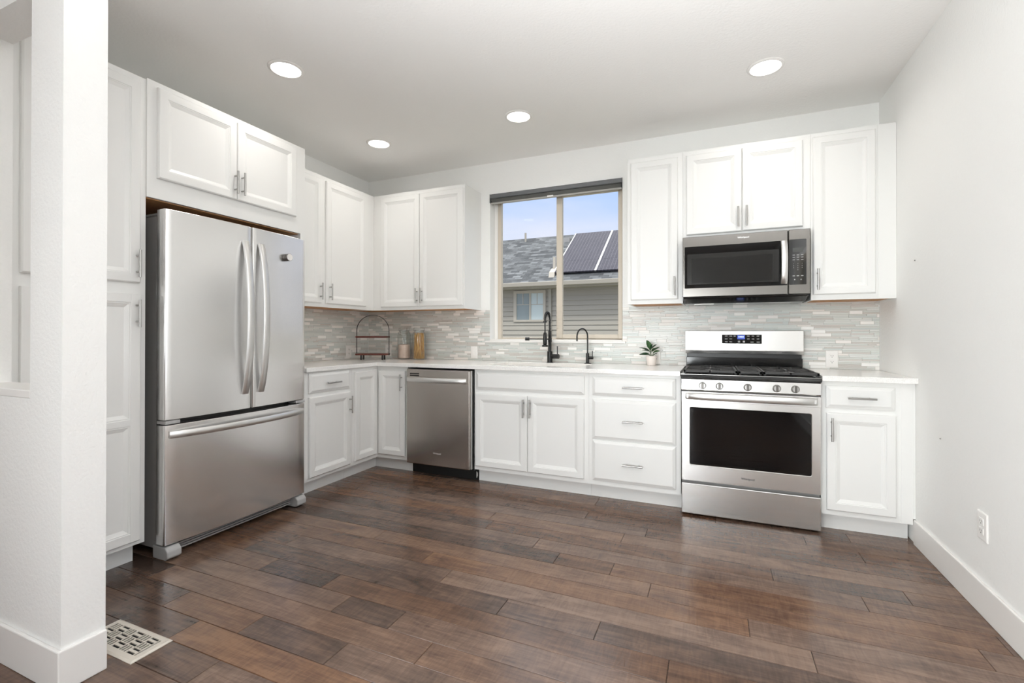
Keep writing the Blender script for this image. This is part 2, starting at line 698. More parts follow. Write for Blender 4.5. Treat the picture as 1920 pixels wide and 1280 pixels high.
def door(fr, parent, u0, u1, v0, v1, w0, name='door', rail=None, fw_=.044):
    t = DT
    mb = MB()
    base = [(0, w0 + .0006), (0, w0 + t - .006), (.002, w0 + t - .003), (.006, w0 + t)]

    def inner(a):
        return [(a, w0 + t), (a + .002, w0 + t - .003), (a + .006, w0 + t - .003), (a + .008, w0 + t - .005), (a + .024, w0 + t - .0125)]
    if rail is None:
        rect_rings(mb, fr, u0, u1, v0, v1, base + inner(fw_))
    else:  # two panels with a rail between
        r0, r1 = rail
        rect_rings(mb, fr, u0, u1, v0, v1, [(.002, w0 + .0006), (.002, w0 + t - .014)])
        o = .006
        rect_rings(mb, fr, u0, u0 + fw_, v0, v1, [(0, w0 + .001), (0, w0 + t - .002), (.002, w0 + t)])
        rect_rings(mb, fr, u1 - fw_, u1, v0, v1, [(0, w0 + .001), (0, w0 + t - .002), (.002, w0 + t)])
        for a0, a1 in ((v0, v0 + fw_), (r0, r1), (v1 - fw_, v1)):
            rect_rings(mb, fr, u0 + fw_ - .003, u1 - fw_ + .003, a0, a1, [(0, w0 + .001), (0, w0 + t - .002), (.002, w0 + t)])
        for b0, b1 in ((v0 + fw_, r0), (r1, v1 - fw_)):
            # bevelled moulding round each panel
            p = [(-.001, w0 + t - .003), (.006, w0 + t - .003), (.008, w0 + t - .005), (.024, w0 + t - .0125)]
            rect_rings(mb, fr, u0 + fw_, u1 - fw_, b0, b1, [(-.001, w0 + .002)] + p)
    return mb.build(name, M_CAB, parent)


def drawer(fr, parent, u0, u1, v0, v1, w0, name='drawer'):
    t = DT
    mb = MB()
    rect_rings(mb, fr, u0, u1, v0, v1, [(0, w0 + .0006), (0, w0 + t - .011), (.003, w0 + t - .008), (.006, w0 + t - .0075), (.021, w0 + t), (.024, w0 + t)])
    return mb.build(name, M_CAB, parent)


def pull(fr, parent, u, v, w0, vertical=True, length=.135):
    """bar pull; u, v = centre as seen on the door plane"""
    axis = 1 if fr is BK else 0
    face = w0 + DT
    p = fr(u, v, face)
    off = .030
    q = toward(p, axis, fr(0, 0, face + off)[axis])
    if fr is BK:
        uu, vv = q.x, q.z
    else:
        uu, vv = q.y, q.z
    h = length / 2
    mb = MB()
    r = .0058
    if vertical:
        mb.tube([fr(uu, vv - h, face + off), fr(uu, vv + h, face + off)], r, 14)
        for s in (-.04, .04):
            mb.tube([fr(uu, vv + s, face - .001), fr(uu, vv + s, face + off)], .0045, 10)
    else:
        mb.tube([fr(uu - h, vv, face + off), fr(uu + h, vv, face + off)], r, 14)
        for s in (-.04, .04):
            mb.tube([fr(uu + s, vv, face - .001), fr(uu + s, vv, face + off)], .0045, 10)
    return mb.build('handle', M_PULL, parent, smooth=40)


def text_mesh(txt, size, loc, xdir, zdir, mat, parent, name='logo', thick=.0006, bold=0.0):
    cu = bpy.data.curves.new('t', 'FONT')
    cu.body = txt
    cu.size = size
    cu.extrude = thick
    cu.offset = bold
    cu.align_x = 'CENTER'
    cu.align_y = 'CENTER'
    tmp = bpy.data.objects.new('t', cu)
    me = bpy.data.meshes.new_from_object(tmp)
    bpy.data.objects.remove(tmp)
    bpy.data.curves.remove(cu)
    x, z = Vector(xdir), Vector(zdir)
    y = x.cross(z)  # text normal is +Z of text plane
    M4 = Matrix.Identity(4)
    nrm = x.cross(z)
    for i in range(3):
        M4[i][0], M4[i][1], M4[i][2] = x[i], z[i], nrm[i]
    M4.translation = Vector(loc) - Vector(parent['_o'])
    me.transform(M4)
    me.materials.clear()
    me.materials.append(mat.m)
    me.name = name
    o = bpy.data.objects.new(name, me)
    COL.objects.link(o)
    o.parent = parent
    o['_o'] = parent['_o']
    return o


# ================================================================== ROOM SHELL
W = 4.2772
H = 2.7107
YR = -7.2
WX0, WX1, WZ0, WZ1 = 1.384, 2.576, 1.098, 2.425   # kitchen window opening


def struct(o):
    o['kind'] = 'structure'
    return o


def wall_with_hole(axis, pos0, pos1, a0, a1, z0, z1, holes, name, mat):
    """wall slab (thickness pos0..pos1 along axis) made of clean cells around rectangular holes"""
    al = sorted({a0, a1} | {h[0] for h in holes} | {h[1] for h in holes})
    zl = sorted({z0, z1} | {h[2] for h in holes} | {h[3] for h in holes})
    mb = MB()
    bm = mb.bm
    cell = lambda i, k: 0 <= i < len(al) - 1 and 0 <= k < len(zl) - 1 and not any(h[0] <= (al[i] + al[i + 1]) / 2 <= h[1] and h[2] <= (zl[k] + zl[k + 1]) / 2 <= h[3] for h in holes)
    P = (lambda a, p, z: (a, p, z)) if axis == 'y' else (lambda a, p, z: (p, a, z))
    vd = {}

    def V(a, p, z):
        k = (round(a, 5), round(p, 5), round(z, 5))
        if k not in vd:
            vd[k] = bm.verts.new(P(a, p, z))
        return vd[k]
    for i in range(len(al) - 1):
        for k in range(len(zl) - 1):
            if not cell(i, k):
                continue
            x0, x1, y0, y1 = al[i], al[i + 1], zl[k], zl[k + 1]
            for p in (pos0, pos1):
                bm.faces.new((V(x0, p, y0), V(x1, p, y0), V(x1, p, y1), V(x0, p, y1)))
            for di, dk, ea in ((-1, 0, ((x0, y0), (x0, y1))), (1, 0, ((x1, y0), (x1, y1))), (0, -1, ((x0, y0), (x1, y0))), (0, 1, ((x0, y1), (x1, y1)))):
                if not cell(i + di, k + dk):
                    (p, q), (r, t) = ea
                    bm.faces.new((V(p, pos0, q), V(r, pos0, t), V(r, pos1, t), V(p, pos1, q)))
    return struct(mb.build(name, mat))


wall_with_hole('y', 0.0, .16, -.15, W + .15, 0, H, [(WX0, WX1, WZ0, WZ1)], 'wall_back', M_WALL)
wall_with_hole('x', -.15, 0.0, YR, 0, 0, H, [(-7.1, -5.9, .6, 2.3)], 'wall_left', M_WALL)
wall_with_hole('x', W, W + .15, YR, 0, 0, H, [(-4.4, -2.6, .6, 2.2)], 'wall_right', M_WALL)
wall_with_hole('y', YR - .15, YR, -.15, W + .15, 0, H, [(1.15, 2.9, .03, 2.15)], 'wall_rear', M_WALL)
struct(MB().box(-.15, W + .15, YR - .15, .16, H, H + .12).build('ceiling', M_CEIL))

# partition with the pass-through opening, near the camera
PX, PY0, PY1 = 1.3185, -3.0399, -2.9181
wall_with_hole('y', PY0, PY1, 0.0, PX, 0, H, [(.6639, 1.119, .934, 2.3195)], 'wall_partition', M_WALL)
struct(MB().box(.6639, 1.119, PY0 - .001, PY1 + .001, .934, .962).build('trim_1', M_TRIM, bevel=.003))
BBT, BBH = .0124, .1353
bb = MB()
bb.prism([(PX, PY1), (PX + BBT, PY1), (PX + BBT, PY0 - BBT), (0.002, PY0 - BBT), (0.002, PY0), (PX, PY0)], 'z', 0, BBH)
struct(bb.build('baseboard_partition', M_TRIM, bevel=.004))
struct(MB().box(W - BBT, W, YR, -.6118, 0, BBH).build('baseboard_right', M_TRIM, bevel=.004))
struct(MB().box(0, BBT, YR, PY0, 0, BBH).build('baseboard_left', M_TRIM, bevel=.004))

# floor: staggered hand-scraped planks, one mesh
PW = .126
known = {0: [3.725], 1: [2.51], 2: [2.895], 4: [2.005, 3.513, 4.036], 5: [2.353, 3.852], 6: [2.51, 2.795], 7: [1.487, 2.988], 8: [1.89, 3.383], 9: [1.09, 2.08, 3.582],
         10: [.932, 2.431, 2.837], 11: [1.2, 1.61, 3.11], 12: [1.788, 2.078], 13: [.785, 2.29], 14: [1.1, 1.562, 2.0], 15: [1.352], 16: [1.651]}
tone = {(0, 1): .32, (6, 0): .16, (4, 0): .2, (4, 2): .2, (5, 0): .3, (11, 1): .12, (10, 1): .18, (10, 3): .2, (14, 2): .2, (14, 0): .16, (13, 0): .1, (15, 0): .2,
        (12, 1): .14, (16, 0): .22, (12, 0): .34, (13, 1): .36, (15, 1): .40, (9, 2): .40, (8, 1): .38, (13, 2): .33, (7, 1): .36}
fl = bmesh.new()
pl = fl.loops.layers.float_color.new('plank')
rng = random.Random(11)
y_top = -.72 + PW * 6
k = -6
while True:
    y1 = -.72 - PW * k
    y0 = y1 - PW
    if y1 < YR - .15:
        break
    xs = list(known.get(k, []))
    lo, hi = -.15, W + .15
    cuts = sorted(xs)
    if not cuts:
        x = rng.uniform(.2, 1.3)
        while x < hi:
            cuts.append(x)
            x += rng.uniform(.5, 1.5)
    else:
        x = cuts[-1] + rng.uniform(.9, 1.5)
        while x < hi:
            cuts.append(x)
            x += rng.uniform(.7, 1.5)
        x = cuts[0] - rng.uniform(.9, 1.4)
        if x > lo + .2 and k > 12:
            pass
    edges = [lo] + cuts + [hi]
    for j in range(len(edges) - 1):
        x0, x1 = edges[j], edges[j + 1]
        g, bv = .0006, .0022
        col = (tone.get((k, j), rng.uniform(.24, .38)), rng.random(), rng.random() if (k, j) not in tone or tone[(k, j)] > .25 else .15, 1)
        b4 = [fl.verts.new(p) for p in ((x0 + g, y0 + g, -.003), (x1 - g, y0 + g, -.003), (x1 - g, y1 - g, -.003), (x0 + g, y1 - g, -.003))]
        t4 = [fl.verts.new(p) for p in ((x0 + bv, y0 + bv, 0), (x1 - bv, y0 + bv, 0), (x1 - bv, y1 - bv, 0), (x0 + bv, y1 - bv, 0))]
        fs = [fl.faces.new(t4)] + [fl.faces.new((b4[i], b4[(i + 1) % 4], t4[(i + 1) % 4], t4[i])) for i in range(4)]
        for f in fs:
            for lp in f.loops:
                lp[pl] = col
    k += 1
q = [fl.verts.new(p) for p in ((-.15, YR - .15, -.003), (W + .15, YR - .15, -.003), (W + .15, .16, -.003), (-.15, .16, -.003), (-.15, YR - .15, -.12), (W + .15, YR - .15, -.12), (W + .15, .16, -.12), (-.15, .16, -.12))]
for f in ((0, 1, 2, 3), (7, 6, 5, 4), (0, 4, 5, 1), (1, 5, 6, 2), (2, 6, 7, 3), (3, 7, 4, 0)):
    fc = fl.faces.new([q[i] for i in f])
    for lp in fc.loops:
        lp[pl] = (.0, .5, .3, 1)
me = bpy.data.meshes.new('floor')
fl.to_mesh(me)
fl.free()
me.materials.append(M_FLOOR.m)
floor = bpy.data.objects.new('floor', me)
COL.objects.link(floor)
struct(floor)

# ------------------------------------------------------------------ kitchen window
win = bpy.data.objects.new('window_1', None)
COL.objects.link(win)
win['_o'] = (0, 0, 0)
win['kind'] = 'structure'
FY0, FY1 = .092, .145
fz0, fz1 = 1.098, 2.425
mb = MB()
mb.box(WX0 + .031, WX0 + .064, FY0 + .012, FY1, fz0, fz1)
mb.box(2.524, WX1, FY0 + .012, FY1, fz0, fz1)
mb.box(WX0 + .064, 2.524, FY0 + .012, FY1, fz0, fz0 + .026)
mb.box(WX0 + .064, 2.524, FY0 + .012, FY1, 2.372, fz1)
mb.build('frame', M_TANVINYL, win, bevel=.003)
MB().box(WX0, WX0 + .0305, FY0 + .010, FY1, fz0, fz1).build('liner', M_TRIM, win)
mb = MB()
sx0, sx1, sz0, sz1 = 1.990, 2.560, 1.119, 2.385
mb.box(sx0, sx0 + .053, FY0 - .012, FY0 + .026, sz0, sz1)
mb.box(sx1 - .034, sx1, FY0 - .012, FY0 + .026, sz0, sz1)
mb.box(sx0 + .053, sx1 - .034, FY0 - .012, FY0 + .026, sz0, sz0 + .034)
mb.box(sx0 + .053, sx1 - .034, FY0 - .012, FY0 + .026, sz1 - .034, sz1)
mb.build('sash', M_TANVINYL, win, bevel=.003)
MB().box(sx0 + .05, sx1 - .03, FY0 + .005, FY0 + .009, sz0 + .03, sz1 - .03).build('pane', M_PANE, win)
MB().box(WX0 + .06, 2.02, FY0 + .034, FY0 + .038, fz0 + .02, 2.38).build('pane', M_PANE, win)
mb = MB()
mb.box(1.345, 2.603, -.022, .0005, 1.079, 1.097)
mb.box(WX0 + .001, WX1 - .001, -.001, FY0 + .02, 1.079, 1.1085)
mb.build('sill', M_TRIM, win, bevel=.003)

bl = thing('roller_blind', (1.98, .03, 2.38), 'grey roller blind cassette rolled up at top of kitchen window', 'blind')
mb = MB()
mb.prism([(-.012, 2.385), (-.018, 2.392), (-.018, 2.412), (-.008, 2.424), (.06, 2.424), (.06, 2.385)], 'x', 1.389, 2.573)
mb.build('cassette', M_BLINDDARK, bl, bevel=.002)
mb = MB()
mb.tube([(1.396, .028, 2.372), (2.566, .028, 2.372)], .029, 24)
mb.build('fabric_roll', M_BLINDLITE, bl, smooth=40)
MB().box(1.392, 2.57, -.006, .012, 2.334, 2.348).build('bottom_bar', M_BLINDBAR, bl, bevel=.002)
mb = MB()
mb.box(1.40, 2.562, -.001, .003, 2.345, 2.38)
mb.build('fabric', M_BLINDLITE, bl)
MB().box(1.935, 1.99, -.014, -.006, 2.338, 2.351).build('pull_tab', M_WHITEPL, bl, bevel=.002)
MB().box(1.384, 1.389, -.012, .06, 2.345, 2.424).build('end_bracket', M_BLINDDARK, bl)
MB().box(2.573, 2.576, -.012, .06, 2.345, 2.424).build('end_bracket', M_BLINDDARK, bl)

# unseen openings behind the camera; both windows are added for fill light
w2 = bpy.data.objects.new('window_fill_right', None)  # added window, opened for the side fill lamp
COL.objects.link(w2)
w2['_o'] = (0, 0, 0)
w2['kind'] = 'structure'
mb = MB()
for y0, y1, z0, z1 in ((-4.4, -4.34, .6, 2.2), (-2.66, -2.6, .6, 2.2), (-4.34, -2.66, .6, .66), (-4.34, -2.66, 2.14, 2.2), (-3.53, -3.47, .66, 2.14)):
    mb.box(W + .06, W + .11, y0, y1, z0, z1)
mb.build('frame', M_TANVINYL, w2)
MB().box(W + .08, W + .085, -4.35, -2.65, .65, 2.15).build('pane', M_PANE, w2)
w3 = bpy.data.objects.new('window_fill_left', None)  # added window, opened for the beam onto the right wall
COL.objects.link(w3)
w3['_o'] = (0, 0, 0)
w3['kind'] = 'structure'
mb = MB()
for y0, y1, z0, z1 in ((-7.1, -7.04, .6, 2.3), (-5.96, -5.9, .6, 2.3), (-7.04, -5.96, .6, .66), (-7.04, -5.96, 2.24, 2.3), (-6.53, -6.47, .66, 2.24)):
    mb.box(-.11, -.06, y0, y1, z0, z1)
mb.build('frame', M_TANVINYL, w3)
MB().box(-.085, -.08, -7.05, -5.95, .65, 2.25).build('pane', M_PANE, w3)
d1 = bpy.data.objects.new('door_1', None)
COL.objects.link(d1)
d1['_o'] = (0, 0, 0)
d1['kind'] = 'structure'
mb = MB()
for x0, x1, z0, z1 in ((1.15, 1.23, .03, 2.15), (2.82, 2.9, .03, 2.15), (1.23, 2.82, .03, .12), (1.23, 2.82, 2.07, 2.15), (1.97, 2.07, .12, 2.07)):
    mb.box(x0, x1, YR - .1, YR - .05, z0, z1)
mb.build('frame', M_TANVINYL, d1)
MB().box(1.22, 2.83, YR - .08, YR - .075, .11, 2.08).build('pane', M_PANE, d1)


# ================================================================== BACKSPLASH
def backsplash():
    bm = bmesh.new()
    lay = bm.loops.layers.float_color.new('tile')
    rg = random.Random(5)
    glass = [srgb(216, 221, 217), srgb(223, 226, 222), srgb(208, 213, 210), srgb(227, 228, 225), srgb(219, 219, 215), srgb(212, 214, 209)]
    taupe = [srgb(208, 203, 197), srgb(214, 210, 205)]
    stone = [srgb(248, 246, 242), srgb(243, 239, 235), srgb(250, 249, 246), srgb(241, 236, 231)]

    def piece(fr, u0, u1, v0, v1, col, alpha, t):
        g = .0007
        u0, u1, v0, v1 = u0 + g, u1 - g, v0 + g, v1 - g
        if u1 - u0 < .004:
            return
        b = .0008
        bot = [bm.verts.new(fr(*p, .001)) for p in ((u0, v0), (u1, v0), (u1, v1), (u0, v1))]
        top = [bm.verts.new(fr(*p, t)) for p in ((u0 + b, v0 + b), (u1 - b, v0 + b), (u1 - b, v1 - b), (u0 + b, v1 - b))]
        fs = [bm.faces.new(top)] + [bm.faces.new((bot[i], bot[(i + 1) % 4], top[(i + 1) % 4], top[i])) for i in range(4)]
        for f in fs:
            for lp in f.loops:
                lp[lay] = tuple(col[:3]) + (alpha,)

    def field(fr, ua, ub, va, vb, seed):
        r = random.Random(seed)
        # grout bed
        bot = [bm.verts.new(fr(*p, .0012)) for p in ((ua, va), (ub, va), (ub, vb), (ua, vb))]
        f = bm.faces.new(bot)
        for lp in f.loops:
            lp[lay] = tuple(srgb(214, 211, 206)[:3]) + (0,)

        def run(v0, v1, h):
            u = ua - r.uniform(0, .2)
            prev = False
            while u < ub:
                st = (not prev) and r.random() < (.5 if h > .018 else .2)
                ln = r.uniform(.07, .15) if st else r.uniform(.10, .26)
                a0, a1 = max(u, ua), min(u + ln, ub)
                a_, b_ = max(v0, va), min(v1, vb)
                if a1 > a0 and b_ - a_ > .003:
                    if st:
                        piece(fr, a0, a1, a_, b_, r.choice(stone), .15, .0062)
                    elif h > .018:
                        mid = (v0 + v1) / 2
                        for s0, s1 in ((a_, min(mid, b_)), (max(mid, a_), b_)):
                            if s1 - s0 > .003:
                                w = a0
                                while w < a1 - .001:
                                    e2 = min(a1, w + r.uniform(.08, .24))
                                    if a1 - e2 < .03:
                                        e2 = a1
                                    piece(fr, w, e2, s0, s1, r.choice(glass if r.random() < .8 else taupe), 1, .0055)
                                    w = e2
                    else:
                        piece(fr, a0, a1, a_, b_, r.choice(glass if r.random() < .8 else taupe), 1, .0055)
                u += ln
                prev = st
        v = .9155
        while v < vb - .002:
            h = .0235 if r.random() < .66 else .0118
            if v + h > va + .002:
                run(v, min(v + h, vb + .0), h)
            v += h
    field(BK, .0065, W - .0005, .9155, 1.0788, 21)
    field(BK, .0065, WX0 - .0005, 1.0788, 1.3735, 22)
    field(BK, WX1 + .0005, W - .0005, 1.0788, 1.372, 23)
    field(BK, 3.058, 3.829, 1.372, 1.42, 24)
    field(LF, -1.4025, -.0065, .9155, 1.3735, 25)
    # body behind
    me = bpy.data.meshes.new('tile_backsplash')
    bmesh.ops.recalc_face_normals(bm, faces=bm.faces[:])
    bm.to_mesh(me)
    bm.free()
    me.materials.append(M_TILE.m)
    o = bpy.data.objects.new('tile_backsplash', me)
    COL.objects.link(o)
    tag(o, 'grey-green and white linear mosaic tile backsplash above the counters', 'backsplash')


backsplash()


# ================================================================== CABINETS
FD = .612      # base face distance from the wall
UD = .311      # upper carcass depth (back wall, left pair)
TOE = .5335
TZ = .107


def base_body(fr, t, u0, u1, z1=.8845, toe=True, toe_u=None):
    mb = MB()
    a = [fr(u0, TZ, .003), fr(u1, z1 - .0005, FD)]
    xs = sorted((a[0][0], a[1][0]))
    ys = sorted((a[0][1], a[1][1]))
    mb.box(*xs, *ys, TZ, z1 - .0005)
    o = mb.build('body', M_CAB, t)
    if toe:
        tu = toe_u or (u0, u1)
        a = [fr(tu[0], 0, .02), fr(tu[1], 0, TOE)]
        MB().box(*sorted((a[0][0], a[1][0])), *sorted((a[0][1], a[1][1])), .0005, TZ).build('toe_kick', M_CAB, t)
    return o


def upper_body(fr, t, u0, u1, z0, z1, d, wood=True):
    mb = MB()

    def bx(a0, a1, w0, w1, b0, b1):
        p, q = fr(a0, b0, w0), fr(a1, b1, w1)
        mb.box(*sorted((p[0], q[0])), *sorted((p[1], q[1])), b0, b1)
    bx(u0, u1, .003, d, z0 + .012, z1)
    bx(u0, u1, d - .02, d, z0, z0 + .0125)
    bx(u0, u0 + .016, .003, d - .02, z0, z0 + .0125)
    bx(u1 - .016, u1, .003, d - .02, z0, z0 + .0125)
    mb.build('body', M_CAB, t)
    if wood:
        p, q = fr(u0 + .0165, 0, .004), fr(u1 - .0165, 0, d - .0205)
        MB().box(*sorted((p[0], q[0])), *sorted((p[1], q[1])), z0 + .003, z0 + .0125).build('bottom_panel', M_RAWWOOD, t)


# --- pantry
t = thing('pantry_cabinet', (.3, -2.64, 0), 'tall white pantry cabinet with two stacked doors left of refrigerator', 'cabinet')
MB().box(.003, FD, -2.9165, -2.4062, TZ, 2.4439).build('body', M_CAB, t)
MB().box(.02, TOE, -2.9165, -2.4162, .0005, TZ).build('toe_kick', M_CAB, t)
d = door(LF, t, -2.879, -2.4365, 1.4085, 2.411, FD)
pull(LF, d, -2.4395, 1.505, FD)
d = door(LF, t, -2.879, -2.4365, .1315, 1.352, FD, rail=(.702, .735))
pull(LF, d, -2.4395, 1.257, FD)

# --- cabinet over the fridge with its tall end panel
t = thing('fridge_cabinet', (.3, -1.9, 0), 'white two-door cabinet over refrigerator with full-height end panel', 'cabinet')
mb = MB()
mb.box(.003, .62, -2.4055, -1.403, 1.8505, 2.4504)
mb.box(.003, .62, -1.4405, -1.403, .0005, 1.8505)
mb.build('body', M_CAB, t)
MB().box(.004, .598, -2.4045, -1.4415, 1.8455, 1.8503).build('bottom_panel', M_RAWWOOD, t)
for (u0, u1, pu) in ((-2.3615, -1.9265, -1.921 - .018), (-1.9225, -1.489, -1.872 - .022)):
    d = door(LF, t, u0, u1, 1.955, 2.421, .62)
    pull(LF, d, pu + .018, 2.0625, .62)

# --- upper cabinets, left wall and corner
t = thing('wall_cabinet', (.15, -.86, 1.374), 'white two-door upper cabinet between refrigerator and back corner', 'cabinet')
upper_body(LF, t, -1.4025, -.3117, 1.3744, 2.4439, .3234)
d = door(LF, t, -1.375, -.965, 1.405, 2.411, .3234)
pull(LF, d, -.956, 1.502, .3234)
d = door(LF, t, -.916, -.434, 1.405, 2.411, .3234)
pull(LF, d, -.853, 1.504, .3234)
t = thing('wall_cabinet', (.8, -.15, 1.374), 'white two-door upper cabinet in corner left of the window', 'cabinet')
upper_body(BK, t, .003, 1.2934, 1.3744, 2.4439, .3093)
d = door(BK, t, .414, .838, 1.402, 2.411, .3093)
pull(BK, d, .800, 1.498, .3093)
d = door(BK, t, .842, 1.2795, 1.402, 2.411, .3093)
pull(BK, d, .851, 1.498, .3093)

# --- upper cabinets right of the window
UR = .3241
t = thing('wall_cabinet', (2.864, -.16, 1.374), 'tall white single-door upper cabinet right of the window', 'cabinet')
upper_body(BK, t, 2.6714, 3.0565, 1.3744, 2.4439, UR)
d = door(BK, t, 2.696, 3.023, 1.404, 2.411, UR)
pull(BK, d, 2.999, 1.4995, UR)
t = thing('wall_cabinet', (3.444, -.16, 1.83), 'short white two-door upper cabinet directly above microwave', 'cabinet')
upper_body(BK, t, 3.0575, 3.8305, 1.825, 2.4439, UR, wood=False)
d = door(BK, t, 3.080, 3.4305, 1.850, 2.411, UR)
pull(BK, d, 3.409, 1.952, UR)
d = door(BK, t, 3.4345, 3.786, 1.852, 2.411, UR)
pull(BK, d, 3.461, 1.953, UR)
t = thing('wall_cabinet', (4.05, -.16, 1.374), 'tall white single-door upper cabinet against right wall', 'cabinet')
upper_body(BK, t, 3.8315, W - .001, 1.3744, 2.4439, UR)
d = door(BK, t, 3.842, 4.171, 1.4085, 2.416, UR)
pull(BK, d, 3.870, 1.5065, UR)
MB().box(4.185, 4.2, -UR - .004, -UR + .002, 1.3744, 2.4439).build('filler_strip', M_CAB, t)

# --- base cabinets, left wall
t = thing('base_cabinet', (.3, -1.16, 0), 'white base cabinet with one drawer and door beside refrigerator', 'cabinet')
base_body(LF, t, -1.4025, -.9255, toe_u=(-1.4025, -.9255))
d = drawer(LF, t, -1.3645, -.957, .7295, .8725, FD)
pull(LF, d, -1.1215, .791, FD, False)
d = door(LF, t, -1.3645, -.953, .131, .7035, FD)
pull(LF, d, -.9355, .598, FD)
t = thing('corner_cabinet', (.3, -.3, 0), 'white corner base cabinet with two doors meeting at right angles', 'cabinet')
mb = MB()
mb.prism([(.003, -.9245), (FD, -.9245), (FD, -FD), (.9255, -FD), (.9255, -.003), (.003, -.003)], 'z', TZ, .884)
mb.build('body', M_CAB, t)
mb = MB()
mb.prism([(.02, -.9245), (TOE, -.9245), (TOE, -TOE), (.9215, -TOE), (.9215, -.02), (.02, -.02)], 'z', .0005, TZ)
mb.build('toe_kick', M_CAB, t)
door(LF, t, -.899, -.6365, .1395, .850, FD)
d = door(BK, t, .6365, .9085, .1395, .850, FD)
pull(BK, d, .857, .751, FD)

# --- base cabinets, back wall
t = thing('base_cabinet', (2.0, -.3, 0), 'wide white sink base cabinet with two doors under window', 'cabinet')
mb = MB()
mb.box(1.5485, 2.4495, -FD, -.59, TZ, .884)
mb.box(1.5485, 1.5665, -.59, -.003, TZ, .884)
mb.box(2.4315, 2.4495, -.59, -.003, TZ, .884)
mb.box(1.5665, 2.4315, -.59, -.003, TZ, .13)
mb.build('body', M_CAB, t)
MB().box(1.5485, 2.4495, -TOE, -.02, .0005, TZ).build('toe_kick', M_CAB, t)
drawer(BK, t, 1.567, 2.422, .7285, .8635, FD, 'false_front')
d = door(BK, t, 1.5615, 1.991, .138, .698, FD)
pull(BK, d, 1.955, .6015, FD)
d = door(BK, t, 1.9945, 2.4185, .138, .698, FD)
pull(BK, d, 2.007, .6035, FD)
t = thing('base_cabinet', (2.75, -.3, 0), 'white base cabinet with three stacked drawers left of range', 'cabinet')
base_body(BK, t, 2.4505, 3.0595)
for v0, v1, pv in ((.729, .863, .790), (.4285, .7055, .558), (.1405, .4205, .264)):
    d = drawer(BK, t, 2.4775, 3.0295, v0, v1, FD)
    pull(BK, d, 2.751, pv, FD, False)
t = thing('base_cabinet', (4.05, -.3, 0), 'narrow white base cabinet with drawer and door right of range', 'cabinet')
base_body(BK, t, 3.834, W - .0135, toe_u=(3.834, W - .0135))
d = drawer(BK, t, 3.857, 4.1835, .7285, .8575, FD)
pull(BK, d, 4.031, .789, FD, False)
d = door(BK, t, 3.859, 4.1875, .1365, .7005, FD)
pull(BK, d, 3.888, .602, FD)
mb = MB()
mb.box(4.2105, W - .0135, -FD - .003, -FD + .001, TZ, .884)
mb.box(W - .0125, W - .0005, -FD + .002, -.003, BBH + .002, .884)
mb.build('filler_strip', M_CAB, t, bevel=.001)

# ================================================================== COUNTERTOPS, SINK, FAUCETS
CT0, CT1 = .8845, .915
SX0, SX1, SY0, SY1 = 1.62, 2.36, -.535, -.14


def slab(pts_cells, name, label, z0, z1):
    bm = bmesh.new()
    vd = {}

    def V(x, y, z):
        kk = (round(x, 5), round(y, 5), round(z, 5))
        if kk not in vd:
            vd[kk] = bm.verts.new((x, y, z))
        return vd[kk]
    xs, ys, inside = pts_cells
    ok = lambda i, j: 0 <= i < len(xs) - 1 and 0 <= j < len(ys) - 1 and inside((xs[i] + xs[i + 1]) / 2, (ys[j] + ys[j + 1]) / 2)
    for i in range(len(xs) - 1):
        for j in range(len(ys) - 1):
            if not ok(i, j):
                continue
            x0, x1, y0, y1 = xs[i], xs[i + 1], ys[j], ys[j + 1]
            for z in (z0, z1):
                bm.faces.new((V(x0, y0, z), V(x1, y0, z), V(x1, y1, z), V(x0, y1, z)))
            for di, dj, (p, q) in ((-1, 0, ((x0, y0), (x0, y1))), (1, 0, ((x1, y0), (x1, y1))), (0, -1, ((x0, y0), (x1, y0))), (0, 1, ((x0, y1), (x1, y1)))):
                if not ok(i + di, j + dj):
                    bm.faces.new((V(*p, z0), V(*q, z0), V(*q, z1), V(*p, z1)))
    mb = MB()
    mb.bm.free()
    mb.bm = bm
    o = mb.build(name, M_QUARTZ, bevel=.0025)
    tag(o, label, 'countertop')
    return o


CTD = .6572
CTX = .6397
slab(([.001, CTX, SX0, SX1, 3.0572], [-1.402, -CTD, SY0, SY1, -.001],
      lambda x, y: (x < CTX or y > -CTD) and not (SX0 < x < SX1 and SY0 < y < SY1)),
     'countertop', 'long L-shaped white quartz countertop from refrigerator around to range', CT0, CT1)
slab(([3.834, W - .001], [-CTD, -.001], lambda x, y: True), 'countertop', 'short white quartz countertop between range and right wall', CT0, CT1)

M_SINK = simple('sink_composite', srgb(226, 221, 214), .3)
t = thing('kitchen_sink', (1.99, -.33, .68), 'white undermount sink basin sunk in counter below the window', 'sink')
mb = MB()


def rr(x0, x1, y0, y1, z, r=.03, n=5):
    out = []
    for cx, cy, a0 in ((x1 - r, y1 - r, 0), (x0 + r, y1 - r, 90), (x0 + r, y0 + r, 180), (x1 - r, y0 + r, 270)):
        for i in range(n + 1):
            aa = math.radians(a0 + 90 * i / n)
            out.append((cx + r * math.cos(aa), cy + r * math.sin(aa), z))
    return out


